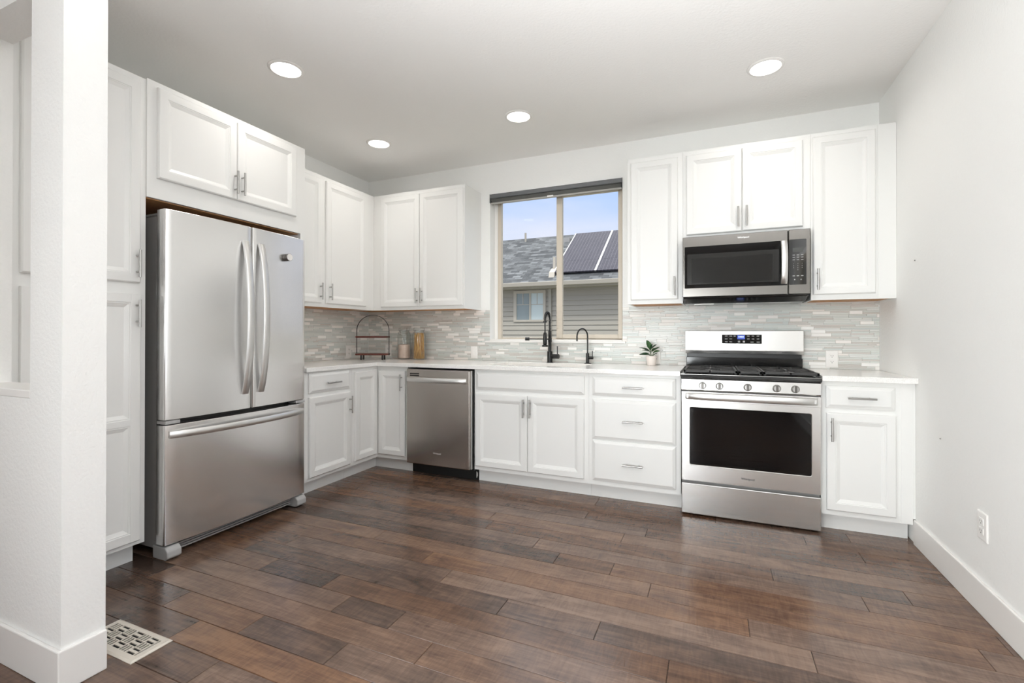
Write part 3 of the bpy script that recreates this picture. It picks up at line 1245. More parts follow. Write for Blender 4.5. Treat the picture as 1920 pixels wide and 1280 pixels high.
ix = .004
rings = [rr(SX0 - .02, SX1 + .02, SY0 - .02, SY1 + .02, .884), rr(SX0 - .02, SX1 + .02, SY0 - .02, SY1 + .02, .66), ]
mb.loft([rr(SX0 - .02, SX1 + .02, SY0 - .02, SY1 + .02, .66), rr(SX0 - .02, SX1 + .02, SY0 - .02, SY1 + .02, .884),
         rr(SX0 - ix, SX1 + ix, SY0 - ix, SY1 + ix, .884), rr(SX0 - ix + .004, SX1 + ix - .004, SY0 - ix + .004, SY1 + ix - .004, .69, .035),
         rr(SX0 + .03, SX1 - .03, SY0 + .03, SY1 - .03, .672, .04)])
mb.build('basin', M_SINK, t, smooth=40)
mb = MB()
mb.lathe((1.99, -.33, .672), [(.056, 0), (.056, .003), (.045, .003), (.04, -.002 + .0021)], 24)
mb.build('drain', M_PULL, t, smooth=40)

# spring pull-down faucet
fx, fy = 1.982, -.075
t = thing('kitchen_faucet', (fx, fy, .915), 'tall matte black spring pull-down faucet behind sink', 'faucet')
mb = MB()
mb.lathe((fx, fy, .9151), [(.026, 0), (.026, .003), (.0222, .004), (.0222, .094), (.018, .096), (.014, .098), (.014, .172), (.0165, .173), (.0165, .208), (.014, .209), (.013, .262), (.0125, .268), (.003, .2682)], 28)
mb.build('body', M_MATTEBLACK, t, smooth=35)
# inner hose and outer spring
path = []
R = .0625
zc = 1.268
for i in range(9):
    path.append(Vector((fx, fy, 1.178 + (zc - 1.178) * i / 8)))
for i in range(1, 19):
    aa = math.pi * i / 18
    path.append(Vector((fx, fy - R + R * math.cos(aa), zc + R * 1.02 * math.sin(aa))))
path.append(Vector((fx, fy - 2 * R, 1.25)))
mb = MB()
mb.tube(path + [Vector((fx, fy - 2 * R, 1.165))], .0055, 10)
mb.build('hose', M_MATTEBLACK, t, smooth=60)
# resample path for the coil
seg = [0]
for p0, p1 in zip(path, path[1:]):
    seg.append(seg[-1] + (p1 - p0).length)
coil = []
turns = 24
ns = turns * 12
for i in range(ns + 1):
    s_ = seg[-1] * i / ns
    j = max(0, min(len(seg) - 2, next((q for q in range(len(seg) - 1) if seg[q + 1] >= s_), len(seg) - 2)))
    f = (s_ - seg[j]) / (seg[j + 1] - seg[j])
    p = path[j].lerp(path[j + 1], f)
    tt = (path[j + 1] - path[j]).normalized()
    n1 = Vector((1, 0, 0))
    n2 = tt.cross(n1)
    ph = 2 * math.pi * turns * i / ns
    coil.append(p + .0115 * (math.cos(ph) * n1 + math.sin(ph) * n2))
mb = MB()
mb.tube(coil, .0019, 6)
mb.build('spring', M_MATTEBLACK, t, smooth=60)
yh = fy - 2 * R
mb = MB()
mb.lathe((fx, yh, 0), [(.003, 1.0515), (.024, 1.0515), (.025, 1.056), (.0245, 1.064), (.013, 1.068), (.0165, 1.075), (.0175, 1.11), (.0135, 1.16), (.011, 1.168), (.0085, 1.17), (.003, 1.1702)], 24)
mb.build('spray_head', M_MATTEBLACK, t, smooth=35)
mb = MB()
mb.lathe((fx, yh, 0), [(.003, 1.25), (.0145, 1.25), (.0145, 1.262), (.003, 1.2622)], 20)
mb.build('spring_collar', M_MATTEBLACK, t, smooth=35)
mb = MB()
mb.tube([(fx, fy, 1.113), (fx - .002, yh, 1.113)], .0055, 10)
mb.build('holder_arm', M_MATTEBLACK, t, smooth=60)
mb = MB()
mb.tube([(fx, fy, 1.1135), (1.808, -.105, 1.1135)], .0052, 12)
mb.tube([(1.808, -.105, 1.1135), (1.773, -.111, 1.1135)], .0135, 18)
mb.build('side_spout', M_MATTEBLACK, t, smooth=40)
mb = MB()
mb.tube([(fx + .015, fy - .004, .968), (2.064, fy - .012, .968)], .0195, 20)
mb.tube([(2.053, fy - .012, .97), (2.053, fy - .014, 1.054)], .0047, 10)
mb.build('lever', M_MATTEBLACK, t, smooth=40)

gx, gy = 2.309, -.085
t = thing('water_filter_faucet', (gx, gy, .915), 'small matte black gooseneck faucet right of the spring faucet', 'faucet')
mb = MB()
mb.lathe((gx, gy, .9151), [(.028, 0), (.028, .003), (.02, .006), (.0135, .007), (.0135, .083), (.008, .086), (.003, .0862)], 24)
mb.build('body', M_MATTEBLACK, t, smooth=35)
tip = Vector((2.252, -.2, 0))
dv = (tip - Vector((gx, gy, 0)))
dl = dv.length
dv.normalize()
Rg = dl / 2
pts = [Vector((gx, gy, .998 + (1.135 - .998) * i / 6)) for i in range(7)]
for i in range(1, 17):
    aa = math.pi * i / 16
    pts.append(Vector((gx, gy, 0)) + dv * (Rg - Rg * math.cos(aa)) + Vector((0, 0, 1.135 + Rg * math.sin(aa))))
pts.append(Vector((tip.x, tip.y, 1.098)))
mb = MB()
mb.tube(pts, .0062, 12)
mb.build('spout', M_MATTEBLACK, t, smooth=60)
mb = MB()
mb.tube([(gx + .008, gy - .002, .9625), (2.356, gy - .006, .9625)], .0115, 16)
mb.tube([(2.351, gy - .006, .962), (2.351, gy - .007, 1.019)], .0037, 10)
mb.build('lever', M_MATTEBLACK, t, smooth=40)

# ================================================================== REFRIGERATOR
t = thing('refrigerator', (.36, -1.92, 0), 'stainless steel french-door refrigerator with bottom freezer drawer', 'refrigerator')
FYA, FYB = -2.366, -1.472
YC = (FYA + FYB) / 2


def fcurve(y, base=.722, k=.022):
    return base - k * ((y - YC) / .447) ** 2


def fdoor(name, y0, y1, z0, z1, back=.635):
    n = 14
    r = .010
    poly = []
    for i in range(n + 1):
        y = y0 + (y1 - y0) * i / n
        x = fcurve(y)
        ed = min(y - y0, y1 - y)
        if i in (0, n):
            x -= r
        poly.append((x, y))
    # rounded vertical edges
    p = [(back, y0), (poly[0][0], y0), (poly[0][0] + r * .72, y0 + r * .28)] + [(fcurve(y0 + r), y0 + r)] + poly[1:-1] + [(fcurve(y1 - r), y1 - r)] + [(poly[-1][0] + r * .72, y1 - r * .28), (poly[-1][0], y1), (back, y1)]
    mb = MB()
    mb.prism(p, 'z', z0, z1)
    return mb.build(name, M_FRIDGE, t, smooth=30, bevel=.0025)


MB().box(.06, .612, -2.352, -1.484, .045, 1.765).build('body', M_GREYPAINT, t, bevel=.006)
MB().box(.612, .634, -2.352, -1.484, .09, 1.76).build('door_gasket', M_BLACK, t)
dl_ = fdoor('door', FYA, -1.8955, .714, 1.792)
dr_ = fdoor('door', -1.8875, FYB, .714, 1.792)
fz_ = fdoor('freezer_drawer', FYA, FYB, .079, .688)
for dd, yc, sgn in ((dl_, -1.941, 1), (dr_, -1.836, 1)):
    pts = []
    for i in range(25):
        s_ = i / 24
        z = .805 + (1.699 - .805) * s_
        bow = .052 * (1 - (2 * s_ - 1) ** 2) ** .8
        pts.append((fcurve(yc) + .006 + bow, yc, z))
    mb = MB()
    mb.ribbon(pts, (0, 1, 0), .021, .014)
    mb.build('handle', M_BRIGHT, dd, smooth=50)
pts = []
for i in range(25):
    s_ = i / 24
    y = -2.345 + (2.345 - 1.497) * s_
    bow = .042 * (1 - (2 * s_ - 1) ** 2) ** .7
    pts.append((fcurve(y) + .006 + bow, y, .639))
mb = MB()
mb.ribbon(pts, (0, 0, 1), .018, .014)
mb.build('handle', M_BRIGHT, fz_, smooth=50)
for y0, y1 in ((-2.352, -2.275), (-1.56, -1.484)):
    MB().box(.50, .70, y0, y1, 1.766, 1.781).build('hinge_cover', M_GREYPAINT, t, bevel=.006)
for y0, y1 in ((-2.362, -2.29), (-1.55, -1.478)):
    MB().box(.63, .705, y0, y1, .692, .711).build('center_hinge', M_GREYLITE, t, bevel=.003)
for y0, y1 in ((-2.362, -2.29), (-1.551, -1.478)):
    mb = MB()
    mb.prism([(.60, .004), (.70, .004), (.722, .018), (.722, .05), (.70, .071), (.60, .071)], 'y', y0, y1)
    mb.build('foot_cover', M_GREYLITE, t, bevel=.006)
mb = MB()
for i in range(4):
    mb.box(.64, .66, -2.289, -1.552, .022 + i * .013, .030 + i * .013)
mb.box(.60, .642, -2.289, -1.552, .018, .074)
mb.build('kick_grille', M_GREYPAINT, t)
for y in (-2.31, -1.52):
    MB().lathe((.665, y, .0003), [(.018, 0), (.018, .004), (.012, .006)], 16).build('levelling_foot', M_WHITEPL, t)
    MB().lathe((.12, y, .0003), [(.018, 0), (.018, .046)], 16).build('levelling_foot', M_WHITEPL, t)

t = thing('refrigerator_magnet', (.72, -1.63, 1.65), 'round white-faced magnetic knob on right refrigerator door', 'magnet')
my, mz = -1.640, 1.648
mxs = fcurve(my)
mb = MB()
for a0, a1, r in ((.0005, .013, .0235), (.013, .016, .020), (.016, .032, .0235)):
    rings = [[(mxs + a_, my + r * math.cos(2 * math.pi * k / 28), mz + r * math.sin(2 * math.pi * k / 28)) for k in range(28)] for a_ in (a0, a1)]
    mb.loft(rings)
mb.build('rim', simple('magnet_rim', srgb(110, 106, 102), .35, .8), t, smooth=30)
mb = MB()
rings = [[(mxs + a_, my + r * math.cos(2 * math.pi * k / 28), mz + r * math.sin(2 * math.pi * k / 28)) for k in range(28)] for a_, r in ((.0322, .022), (.034, .021), (.0342, .004))]
mb.loft(rings)
mb.build('face', M_WHITEPL, t, smooth=30)

# ================================================================== DISHWASHER
t = thing('dishwasher', (1.235, -.3, 0), 'dark stainless dishwasher with bar handle left of sink cabinet', 'dishwasher')
MB().box(.934, 1.54, -.606, -.03, .09, .872).build('body', M_BLACK, t)
d = MB().box(.947, 1.5275, -.66, -.6065, .106, .871).build('door', M_DARKSTEEL, t, bevel=.006)
MB().box(1.5276, 1.5365, -.641, -.607, .108, .870).build('door_edge', M_BRIGHT, t, bevel=.002)
pts = []
for i in range(21):
    s_ = i / 20
    pts.append((.957 + (1.503 - .957) * s_, -.661 - .006 - .03 * (1 - (2 * s_ - 1) ** 2) ** .5, .789))
mb = MB()
mb.ribbon(pts, (0, 0, 1), .0195, .013)
mb.build('handle', M_BRIGHT, d, smooth=50)
mb = MB()
for z in (.8195, .8345):
    mb.box(.98, 1.066, -.6625, -.6595, z - .0042, z + .0042)
mb.build('vent', M_BLACK, t)
text_mesh('Whirlpool', .017, (1.237, -.6605, .206), (1, 0, 0), (0, 0, 1), M_LOGOLITE, t)
mb = MB()
mb.box(.9235, 1.543, -TOE - .004, -.30, .0015, .104)
mb.build('toe_panel', M_BLACK, t)
mb = MB()
mb.box(1.527, 1.533, -TOE - .0055, -TOE - .003, .018, .066)
mb.box(1.535, 1.538, -TOE - .0055, -TOE - .003, .03, .06)
mb.build('toe_sticker', M_WHITEPL, t)

# ================================================================== RANGE
RA, RB = 3.0645, 3.8295
t = thing('gas_range', (3.447, -.33, 0), 'stainless steel gas range with five knobs and black oven window', 'range')
mb = MB()
mb.box(RA + .002, RB - .002, -.612, -.012, .02, .871)
mb.build('body', M_GREYPAINT, t)
# drawer
MB().box(RA + .001, RB - .001, -.651, -.613, .012, .205).build('storage_drawer', M_STEEL, t, bevel=.004)
# door: steel frame round the window
dr = None
mb = MB()
ox0, ox1, oz0, oz1 = RA + .001, RB - .001, .222, .7905
wx0, wx1, wz0, wz1 = 3.112, 3.784, .3225, .692


def rrect(x0, x1, z0, z1, y, r, n=5):
    out = []
    for cx, cz, a0 in ((x1 - r, z1 - r, 0), (x0 + r, z1 - r, 90), (x0 + r, z0 + r, 180), (x1 - r, z0 + r, 270)):
        for i in range(n + 1):
            aa = math.radians(a0 + 90 * i / n)
            out.append((cx + r * math.cos(aa), y, cz + r * math.sin(aa)))
    return out


mb.loft([rrect(ox0, ox1, oz0, oz1, -.613, .004), rrect(ox0, ox1, oz0, oz1, -.648, .004), rrect(ox0 + .003, ox1 - .003, oz0 + .003, oz1 - .003, -.651, .004),
         rrect(wx0, wx1, wz0, wz1, -.651, .012), rrect(wx0 + .003, wx1 - .003, wz0 + .003, wz1 - .003, -.648, .010), rrect(wx0 + .003, wx1 - .003, wz0 + .003, wz1 - .003, -.640, .010)])
od = mb.build('oven_door', M_STEEL, t, smooth=30)
mb = MB()
mb.loft([rrect(wx0 + .0032, wx1 - .0032, wz0 + .0032, wz1 - .0032, -.641, .010), rrect(wx0 + .0032, wx1 - .0032, wz0 + .0032, wz1 - .0032, -.6475, .010)])
mb.build('oven_window', M_GLOSSBLACK, od)
MB().box(ox0 + .0005, ox1 - .0005, -.6535, -.6505, .7285, .7895).build('trim_strip', M_STEEL, od, bevel=.001)
pts = [(3.093 + (3.807 - 3.093) * i / 20, -.661 - .032 * (1 - abs(2 * i / 20 - 1) ** 6), .7635) for i in range(21)]
mb = MB()
mb.ribbon(pts, (0, 0, 1), .0205, .016)
for x in (3.11, 3.79):
    mb.box(x - .012, x + .012, -.676, -.653, .752, .775)
mb.build('handle', M_BRIGHT, od, smooth=50)
text_mesh('Whirlpool', .0175, (3.4475, -.6515, .2685), (1, 0, 0), (0, 0, 1), M_LOGO, od, bold=.0003)
# control panel
mb = MB()
mb.prism([(-.613, .797), (-.654, .797), (-.657, .803), (-.655, .868), (-.650, .8725), (-.60, .8725)], 'x', RA + .001, RB - .001)
cp = mb.build('control_panel', M_STEEL, t, bevel=.0015)
ang = math.atan2(.002, .065)
for kx in (3.191, 3.289, 3.446, 3.602, 3.698):
    c = Vector((kx, -.656, .831))
    nrm = Vector((0, -math.cos(ang), math.sin(ang)))
    upv = Vector((0, math.sin(ang), math.cos(ang)))
    xv = Vector((1, 0, 0))
    mb = MB()
    ring = lambda off, r: [c + nrm * off + r * (math.cos(2 * math.pi * k / 28) * xv + math.sin(2 * math.pi * k / 28) * upv) for k in range(28)]
    mb.loft([ring(-.004, .0225), ring(.005, .0225), ring(.007, .021), ring(.016, .019), ring(.019, .0165)])
    kb = mb.build('knob', M_PULL, t, smooth=35)
    mb = MB()
    mb.obox(c + nrm * .0245, xv * .0062, upv * .0195, nrm * .0075)
    mb.build('grip', M_GRIP, kb, bevel=.0015)
# cooktop
mb = MB()
mb.prism([(-.648, .873), (-.66, .880), (-.655, .902), (-.02, .906), (-.02, .873)], 'x', RA - .004, RB + .0035)
mb.build('cooktop', M_ENAMEL, t, bevel=.003)
mb = MB()
mb.box(RA - .0045, RB + .004, -.661, -.656, .8985, .9015)
mb.build('cooktop_edge', M_PULL, t)


def grate(x0, x1, y0, y1):
    zt, zb = .9265, .911
    h = .006
    mb = MB()
    # outer frame
    mb.box(x0, x1, y0, y0 + .014, zb, zt)
    mb.box(x0, x1, y1 - .014, y1, zb, zt)
    mb.box(x0, x0 + .014, y0, y1, zb, zt)
    mb.box(x1 - .014, x1, y0, y1, zb, zt)
    cx = (x0 + x1) / 2
    wide = (x1 - x0) > .2
    if wide:
        ym = (y0 + y1) / 2
        mb.box(x0, x1, ym - h, ym + h, zb, zt)
        for yc in ((y0 + ym) / 2, (y1 + ym) / 2):
            for s in (-1, 1):
                mb.obox((cx + s * (x1 - x0) * .31, yc, (zb + zt) / 2), ((x1 - x0) * .18, 0, 0), (0, h, 0), (0, 0, (zt - zb) / 2))
                mb.obox((cx, yc + s * (ym - y0) * .34, (zb + zt) / 2), (h, 0, 0), (0, (ym - y0) * .16, 0), (0, 0, (zt - zb) / 2))
                for s2 in (-1, 1):
                    v = Vector((s * (x1 - x0) * .5, s2 * (ym - y0) * .5, 0))
                    mb.obox(Vector((cx, yc, (zb + zt) / 2)) + v * .66, v * .26, Vector((-v.y, v.x, 0)).normalized() * h, (0, 0, (zt - zb) / 2))
    else:
        for y in [y0 + (y1 - y0) * f for f in (.2, .35, .65, .8)]:
            mb.box(x0, x1, y - h, y + h, zb, zt)
        for y in [y0 + (y1 - y0) * f for f in (.43, .57)]:
            mb.box(x0, x0 + (x1 - x0) * .3, y - h, y + h, zb, zt)
            mb.box(x1 - (x1 - x0) * .3, x1, y - h, y + h, zb, zt)
    for px in (x0 + .01, x1 - .01):
        for py in (y0 + .01, y1 - .01):
            mb.box(px - .007, px + .007, py - .007, py + .007, .9035, zb + .001)
    return mb.build('grate', M_IRON, t, bevel=.002)


grate(RA + .012, 3.392, -.632, -.085)
grate(3.397, 3.528, -.632, -.085)
grate(3.533, RB - .004, -.632, -.085)
for bx, by, r in ((3.235, -.485, .047), (3.235, -.215, .04), (3.4625, -.36, .038), (3.68, -.485, .052), (3.68, -.215, .036)):
    mb = MB()
    mb.lathe((bx, by, .9045), [(r, 0), (r, .005), (r * .8, .006), (r * .8, .010), (r * .7, .0145), (.003, .0148)], 24)
    mb.build('burner', M_MATTEBLACK, t, smooth=35)
# backguard
mb = MB()
mb.prism([(-.012, 1.012), (-.062, 1.012), (-.068, 1.036), (-.068, 1.04), (-.0655, 1.178), (-.058, 1.181), (-.012, 1.181)], 'x', RA - .004, RB + .001)
bgd = mb.build('backguard', M_STEEL, t, bevel=.0015)
MB().box(RA + .001, RB - .004, -.058, -.014, .905, .985).build('riser', M_ENAMEL, t, bevel=.003)
MB().box(RA + .004, RB - .008, -.044, -.014, .9845, 1.013).build('vent_slot', M_BLACK, t)
MB().box(RA - .0035, RB + .0005, -.0705, -.066, 1.0365, 1.0395).build('trim_line', M_DARKSTEEL, t)
# display panel lies on the sloping guard face
sl = math.atan2(.010, .138)


def gp(x, z, o):
    y = -.068 + (z - 1.04) / .138 * .0025
    return (x, y - o, z)


def gbox(mb, x0, x1, z0, z1, o0, o1):
    rings = [[gp(x0, z0, o), gp(x1, z0, o), gp(x1, z1, o), gp(x0, z1, o)] for o in (o0, o1)]
    mb.loft(rings)


mb = MB()
gbox(mb, 3.312, 3.572, 1.087, 1.152, -.002, .0015)
dp = mb.build('display_panel', M_GLOSSBLACK, t)
mb = MB()
gbox(mb, 3.414, 3.464, 1.118, 1.148, .0012, .002)
mb.build('clock', M_DISPLAY, dp)
mb = MB()
for x in (3.422, 3.431, 3.441, 3.450):
    gbox(mb, x, x + .0055, 1.131, 1.142, .002, .0024)
gbox(mb, 3.4375, 3.4395, 1.134, 1.139, .002, .0024)
mb.build('clock_digits', M_DIGIT, dp)
def button(*a):
    mb = MB()
    gbox(mb, *a)
    mb.build('button', M_KEYS, dp)


for x in (3.332, 3.362):
    for z in (1.139, 1.118, 1.097):
        button(x, x + .018, z, z + .005, .0012, .002)
button(3.390, 3.404, 1.139, 1.144, .0012, .002)
for x in (3.418, 3.450):
    button(x, x + .014, 1.095, 1.108, .0012, .002)
for x in (3.478, 3.508, 3.540):
    for z in (1.139, 1.118):
        button(x, x + .016, z, z + .0055, .0012, .002)
for x in (3.500, 3.540):
    button(x, x + .02, 1.096, 1.101, .0012, .002)
for x in (RA + .04, RB - .04):
    for y in (-.58, -.06):
        MB().lathe((x, y, .0005), [(.015, 0), (.015, .02)], 14).build('levelling_foot', M_BLACK, t)

# ================================================================== MICROWAVE
MA, MBX = 3.0585, 3.8170
MY = -.400
t = thing('microwave_oven', (3.437, -.2, 1.41), 'stainless over-range microwave with black glass door mounted under cabinet', 'microwave')
mz0, mz1 = 1.411, 1.8235
MB().box(MA + .002, MBX - .002, -.365, -.0085, mz0 - .012, mz1 - .001).build('body', M_BLACK, t)
cs = (CY - MY) / (CY + .342)


def mpx(x, z):   # positions read at y=-.342, carried to the microwave's face
    f = (-MY + CY) / (.342 + CY)
    return CX + (x - CX) * f, CZ + (z - CZ) * f


gx0, gz1 = mpx(3.069, 1.766)
gx1, gz0 = mpx(3.699, 1.4745)
dxr = mpx(3.701, 0)[0]
mb = MB()
mb.loft([rrect(MA, dxr, mz0, mz1, -.366, .003), rrect(MA, dxr, mz0, mz1, -.397, .003), rrect(MA + .003, dxr - .003, mz0 + .003, mz1 - .003, MY, .003),
         rrect(gx0, dxr - .0035, gz0, gz1, MY, .004), rrect(gx0 + .001, dxr - .0045, gz0 + .001, gz1 - .001, MY + .004, .004)])
md = mb.build('door', M_MICRO, t, smooth=30)
mb = MB()
mb.loft([rrect(gx0 + .0012, dxr - .0047, gz0 + .0012, gz1 - .0012, MY + .006, .004), rrect(gx0 + .0012, dxr - .0047, gz0 + .0012, gz1 - .0012, MY + .0015, .004)])
mb.build('door_glass', M_GLOSSBLACK, md)
vx0, vz1 = mpx(3.086, 1.713)
vx1, vz0 = mpx(3.650, 1.501)
M_SCREEN = simple('door_screen', srgb(40, 40, 39), .12)
M_SCREEN2 = simple('door_screen_inner', srgb(31, 31, 30), .12)
mb = MB()
mb.loft([rrect(vx0, vx1, vz0, vz1, MY + .0016, .003), rrect(vx0, vx1, vz0, vz1, MY + .0008, .003)])
mb.build('viewing_window', M_SCREEN, md)
mb = MB()
mb.loft([rrect(vx0 + .028, vx1 - .035, vz0 + .008, vz1 - .03, MY + .0009, .003), rrect(vx0 + .028, vx1 - .035, vz0 + .008, vz1 - .03, MY + .0003, .003)])
mb.build('mesh_screen', M_SCREEN2, md)
hx, hz1 = mpx(3.679, 1.762)
hz0 = mpx(0, 1.487)[1]
pts = [(hx, MY - .004 - .034 * (1 - (2 * i / 16 - 1) ** 2) ** .6, hz0 + (hz1 - hz0) * i / 16) for i in range(17)]
mb = MB()
mb.ribbon(pts, (1, 0, 0), .0185, .012)
mb.build('handle', M_BRIGHT, md, smooth=50)
lx, lz = mpx(3.440, 1.8075)
text_mesh('Whirlpool', .0165, (lx, MY - .0005, lz), (1, 0, 0), (0, 0, 1), M_LOGOLITE, md, bold=.0002)
cx0 = mpx(3.706, 0)[0]
kx1, kz1 = mpx(3.805, 1.770)
kz0 = mpx(0, 1.476)[1]
mb = MB()
mb.loft([rrect(cx0, MBX, mz0, mz1, -.366, .003), rrect(cx0, MBX, mz0, mz1, -.397, .003), rrect(cx0 + .003, MBX - .003, mz0 + .003, mz1 - .003, MY, .003)])
cpn = mb.build('control_panel', M_MICRO, t)
mb = MB()
mb.loft([rrect(cx0 + .003, kx1, kz0, kz1, MY + .001, .005), rrect(cx0 + .003, kx1, kz0, kz1, MY - .0006, .005)])
kp = mb.build('keypad', M_GLOSSBLACK, t)
sx0_, sz1_ = mpx(3.728, 1.714)
sx1_, sz0_ = mpx(3.783, 1.687)
MB().box(sx0_, sx1_, MY - .0012, MY - .0005, sz0_, sz1_).build('display', simple('lcd', srgb(70, 72, 70), .3), cpn)
for col, xx in enumerate((3.734, 3.757, 3.781)):
    for z in (1.668, 1.653, 1.637):
        a_, b_ = mpx(xx, z)
        MB().box(a_ - .0065, a_ + .0065, MY - .0012, MY - .0005, b_ - .002, b_ + .002).build('button', M_KEYS, kp)
    a_, b_ = mpx(xx, 1.533)
    MB().box(a_ - .0065, a_ + .0065, MY - .0012, MY - .0005, b_ - .0025, b_ + .0025).build('button', M_KEYS, kp)
for xx in (3.739, 3.775):
    a_, b_ = mpx(xx, 1.509)
    MB().box(a_ - .0035, a_ + .0035, MY - .0012, MY - .0005, b_ - .0035, b_ + .0035).build('button', M_KEYS, kp)
digs = '123456789'
for i, ch in enumerate(digs):
    a_, b_ = mpx((3.734, 3.757, 3.781)[i % 3], 1.612 - (i // 3) * .0135)
    text_mesh(ch, .009, (a_, MY - .0009, b_), (1, 0, 0), (0, 0, 1), M_KEYS, kp, 'digit', .0003)
a_, b_ = mpx(3.757, 1.572)
text_mesh('0', .009, (a_, MY - .0009, b_), (1, 0, 0), (0, 0, 1), M_KEYS, kp, 'digit', .0003)
mb = MB()
mb.prism([(-.396, mz0 - .001), (-.392, mz0 - .012), (-.30, mz0 - .042), (-.02, mz0 - .042), (-.02, mz0 - .001)], 'x', MA + .004, MBX - .012)
mb.build('underside', M_ENAMEL, t, bevel=.004)
mb = MB()
for x in (MA + .07, MBX - .21):
    mb.box(x, x + .13, -.25, -.10, mz0 - .044, mz0 - .0415)
mb.build('grease_filter', M_PULL, t)
mb = MB()
mb.box(3.40, 3.475, -.29, -.24, mz0 - .0435, mz0 - .0415)
mb.build('cooktop_lamp', M_WHITEPL, t)

# ================================================================== THINGS ON THE COUNTER
CTZ = .9152
# two-tier rack
rc = Vector((.335, -.335, 0))
ru = Vector((.915, .403, 0)).normalized()
rv = Vector((-ru.y, ru.x, 0))
t = thing('tiered_rack', (rc.x, rc.y, CTZ), 'two-tier arched wire rack with dark red wood shelves in corner', 'rack')
for z, hl in ((.967, .148), (1.128, .146)):
    mb = MB()
    mb.obox(rc + Vector((0, 0, z)), ru * hl, rv * .055, Vector((0, 0, .008)))
    mb.build('shelf', M_MAHOG, t, bevel=.003)
zc_ = 1.185
ra_ = .150
pts = [rc + ru * ra_ + Vector((0, 0, .955 + (zc_ - .955) * i / 5)) for i in range(6)]
for i in range(1, 24):
    aa = math.pi * i / 24
    pts.append(rc + ru * ra_ * math.cos(aa) + Vector((0, 0, zc_ + .145 * math.sin(aa))))
pts += [rc - ru * ra_ + Vector((0, 0, zc_ - (zc_ - .955) * i / 5)) for i in range(6)]
mb = MB()
mb.ribbon(pts, rv, .008, .0035)
mb.build('arch_frame', M_MATTEBLACK, t, smooth=50)
for s in (-1, 1):
    for s2 in (-1, 1):
        mb = MB()
        p = rc + ru * s * .098 + rv * s2 * .038
        mb.lathe((p.x, p.y, CTZ), [(.006, 0), (.008, .004), (.0085, .024), (.007, .0445)], 14)
        mb.build('foot', M_MATTEBLACK, t, smooth=40)


def jar(cx, cy, r, h, label):
    t = thing('glass_jar', (cx, cy, CTZ), label, 'jar')
    mb = MB()
    z = CTZ
    o = [(r * .9, 0), (r, .01), (r, h - .07), (r * .93, h - .052), (r * .78, h - .038), (r * .78, h - .028), (r * .84, h - .026)]
    i = [(r * .79, h - .026), (r * .73, h - .038), (r * .88, h - .055), (r - .004, h - .072), (r - .004, .012), (r * .85, .006)]
    mb.lathe((cx, cy, z), o + i, 36)
    mb.build('body', M_JAR, t, smooth=50)
    mb = MB()
    mb.lathe((cx, cy, z), [(r * .72, h - .0335), (r * .74, h - .026), (r * .86, h - .0245), (r * .86, h - .006), (r * .78, h), (.003, h)], 36)
    mb.build('lid', M_JAR, t, smooth=50)
    mb = MB()
    for zz in (h - .025, h - .048):
        rad = r * (.87 if zz > h - .03 else .965)
        mb.tube([(cx + rad * math.cos(2 * math.pi * k / 36), cy + rad * math.sin(2 * math.pi * k / 36), z + zz) for k in range(37)], .0016, 6)
    for s in (-1, 1):
        mb.tube([(cx + s * .012, cy - r * .87, z + h - .025), (cx + s * .012, cy - r * .99, z + h - .036), (cx + s * .011, cy - r * 1.0, z + h - .062)], .0016, 6)
    mb.tube([(cx + .011, cy - r * 1.0, z + h - .062), (cx - .011, cy - r * 1.0, z + h - .062)], .0016, 6)
    mb.build('wire_clamp', M_PULL, t, smooth=60)
    return t


j1x, j2x, jy, jr, jh = .519, .689, -.105, .0625, .299
jar(j1x, jy, jr, jh, 'tall clamp-lid glass jar half full of pink salt')
jar(j2x, jy, jr, jh, 'tall clamp-lid glass jar filled with dry spaghetti')
mb = MB()
mb.lathe((j1x, jy, CTZ), [(jr * .82, .0075), (jr - .0055, .014), (jr - .0055, .136), (jr * .6, .141), (.003, .138)], 32)
o = mb.build('pink_salt', M_SALT, smooth=40, loc=(j1x, jy, CTZ))
tag(o, 'coarse pink salt filling lower half of the left glass jar', 'salt', kind='stuff')
mb = MB()
rg = random.Random(3)
for i in range(95):
    a0 = rg.uniform(0, 2 * math.pi)
    r0 = (jr - .010) * math.sqrt(rg.random())
    tw = rg.gauss(.5, .5)
    lean = rg.uniform(-.012, .012)
    a1 = a0 + tw
    r1 = min(jr * .66, r0 * rg.uniform(.6, 1.0) + .004)
    p0 = Vector((j2x + r0 * math.cos(a0), jy + r0 * math.sin(a0), CTZ + .0075))
    p1 = Vector((j2x + r1 * math.cos(a1), jy + r1 * math.sin(a1), CTZ + rg.uniform(.235, .255)))
    mid = (p0 + p1) / 2
    mb.tube([p0, mid, p1], .0019, 5)
o = mb.build('spaghetti', M_PASTA, smooth=60, loc=(j2x, jy, CTZ))
tag(o, 'bundle of dry yellow spaghetti standing in the right glass jar', 'pasta', kind='stuff')

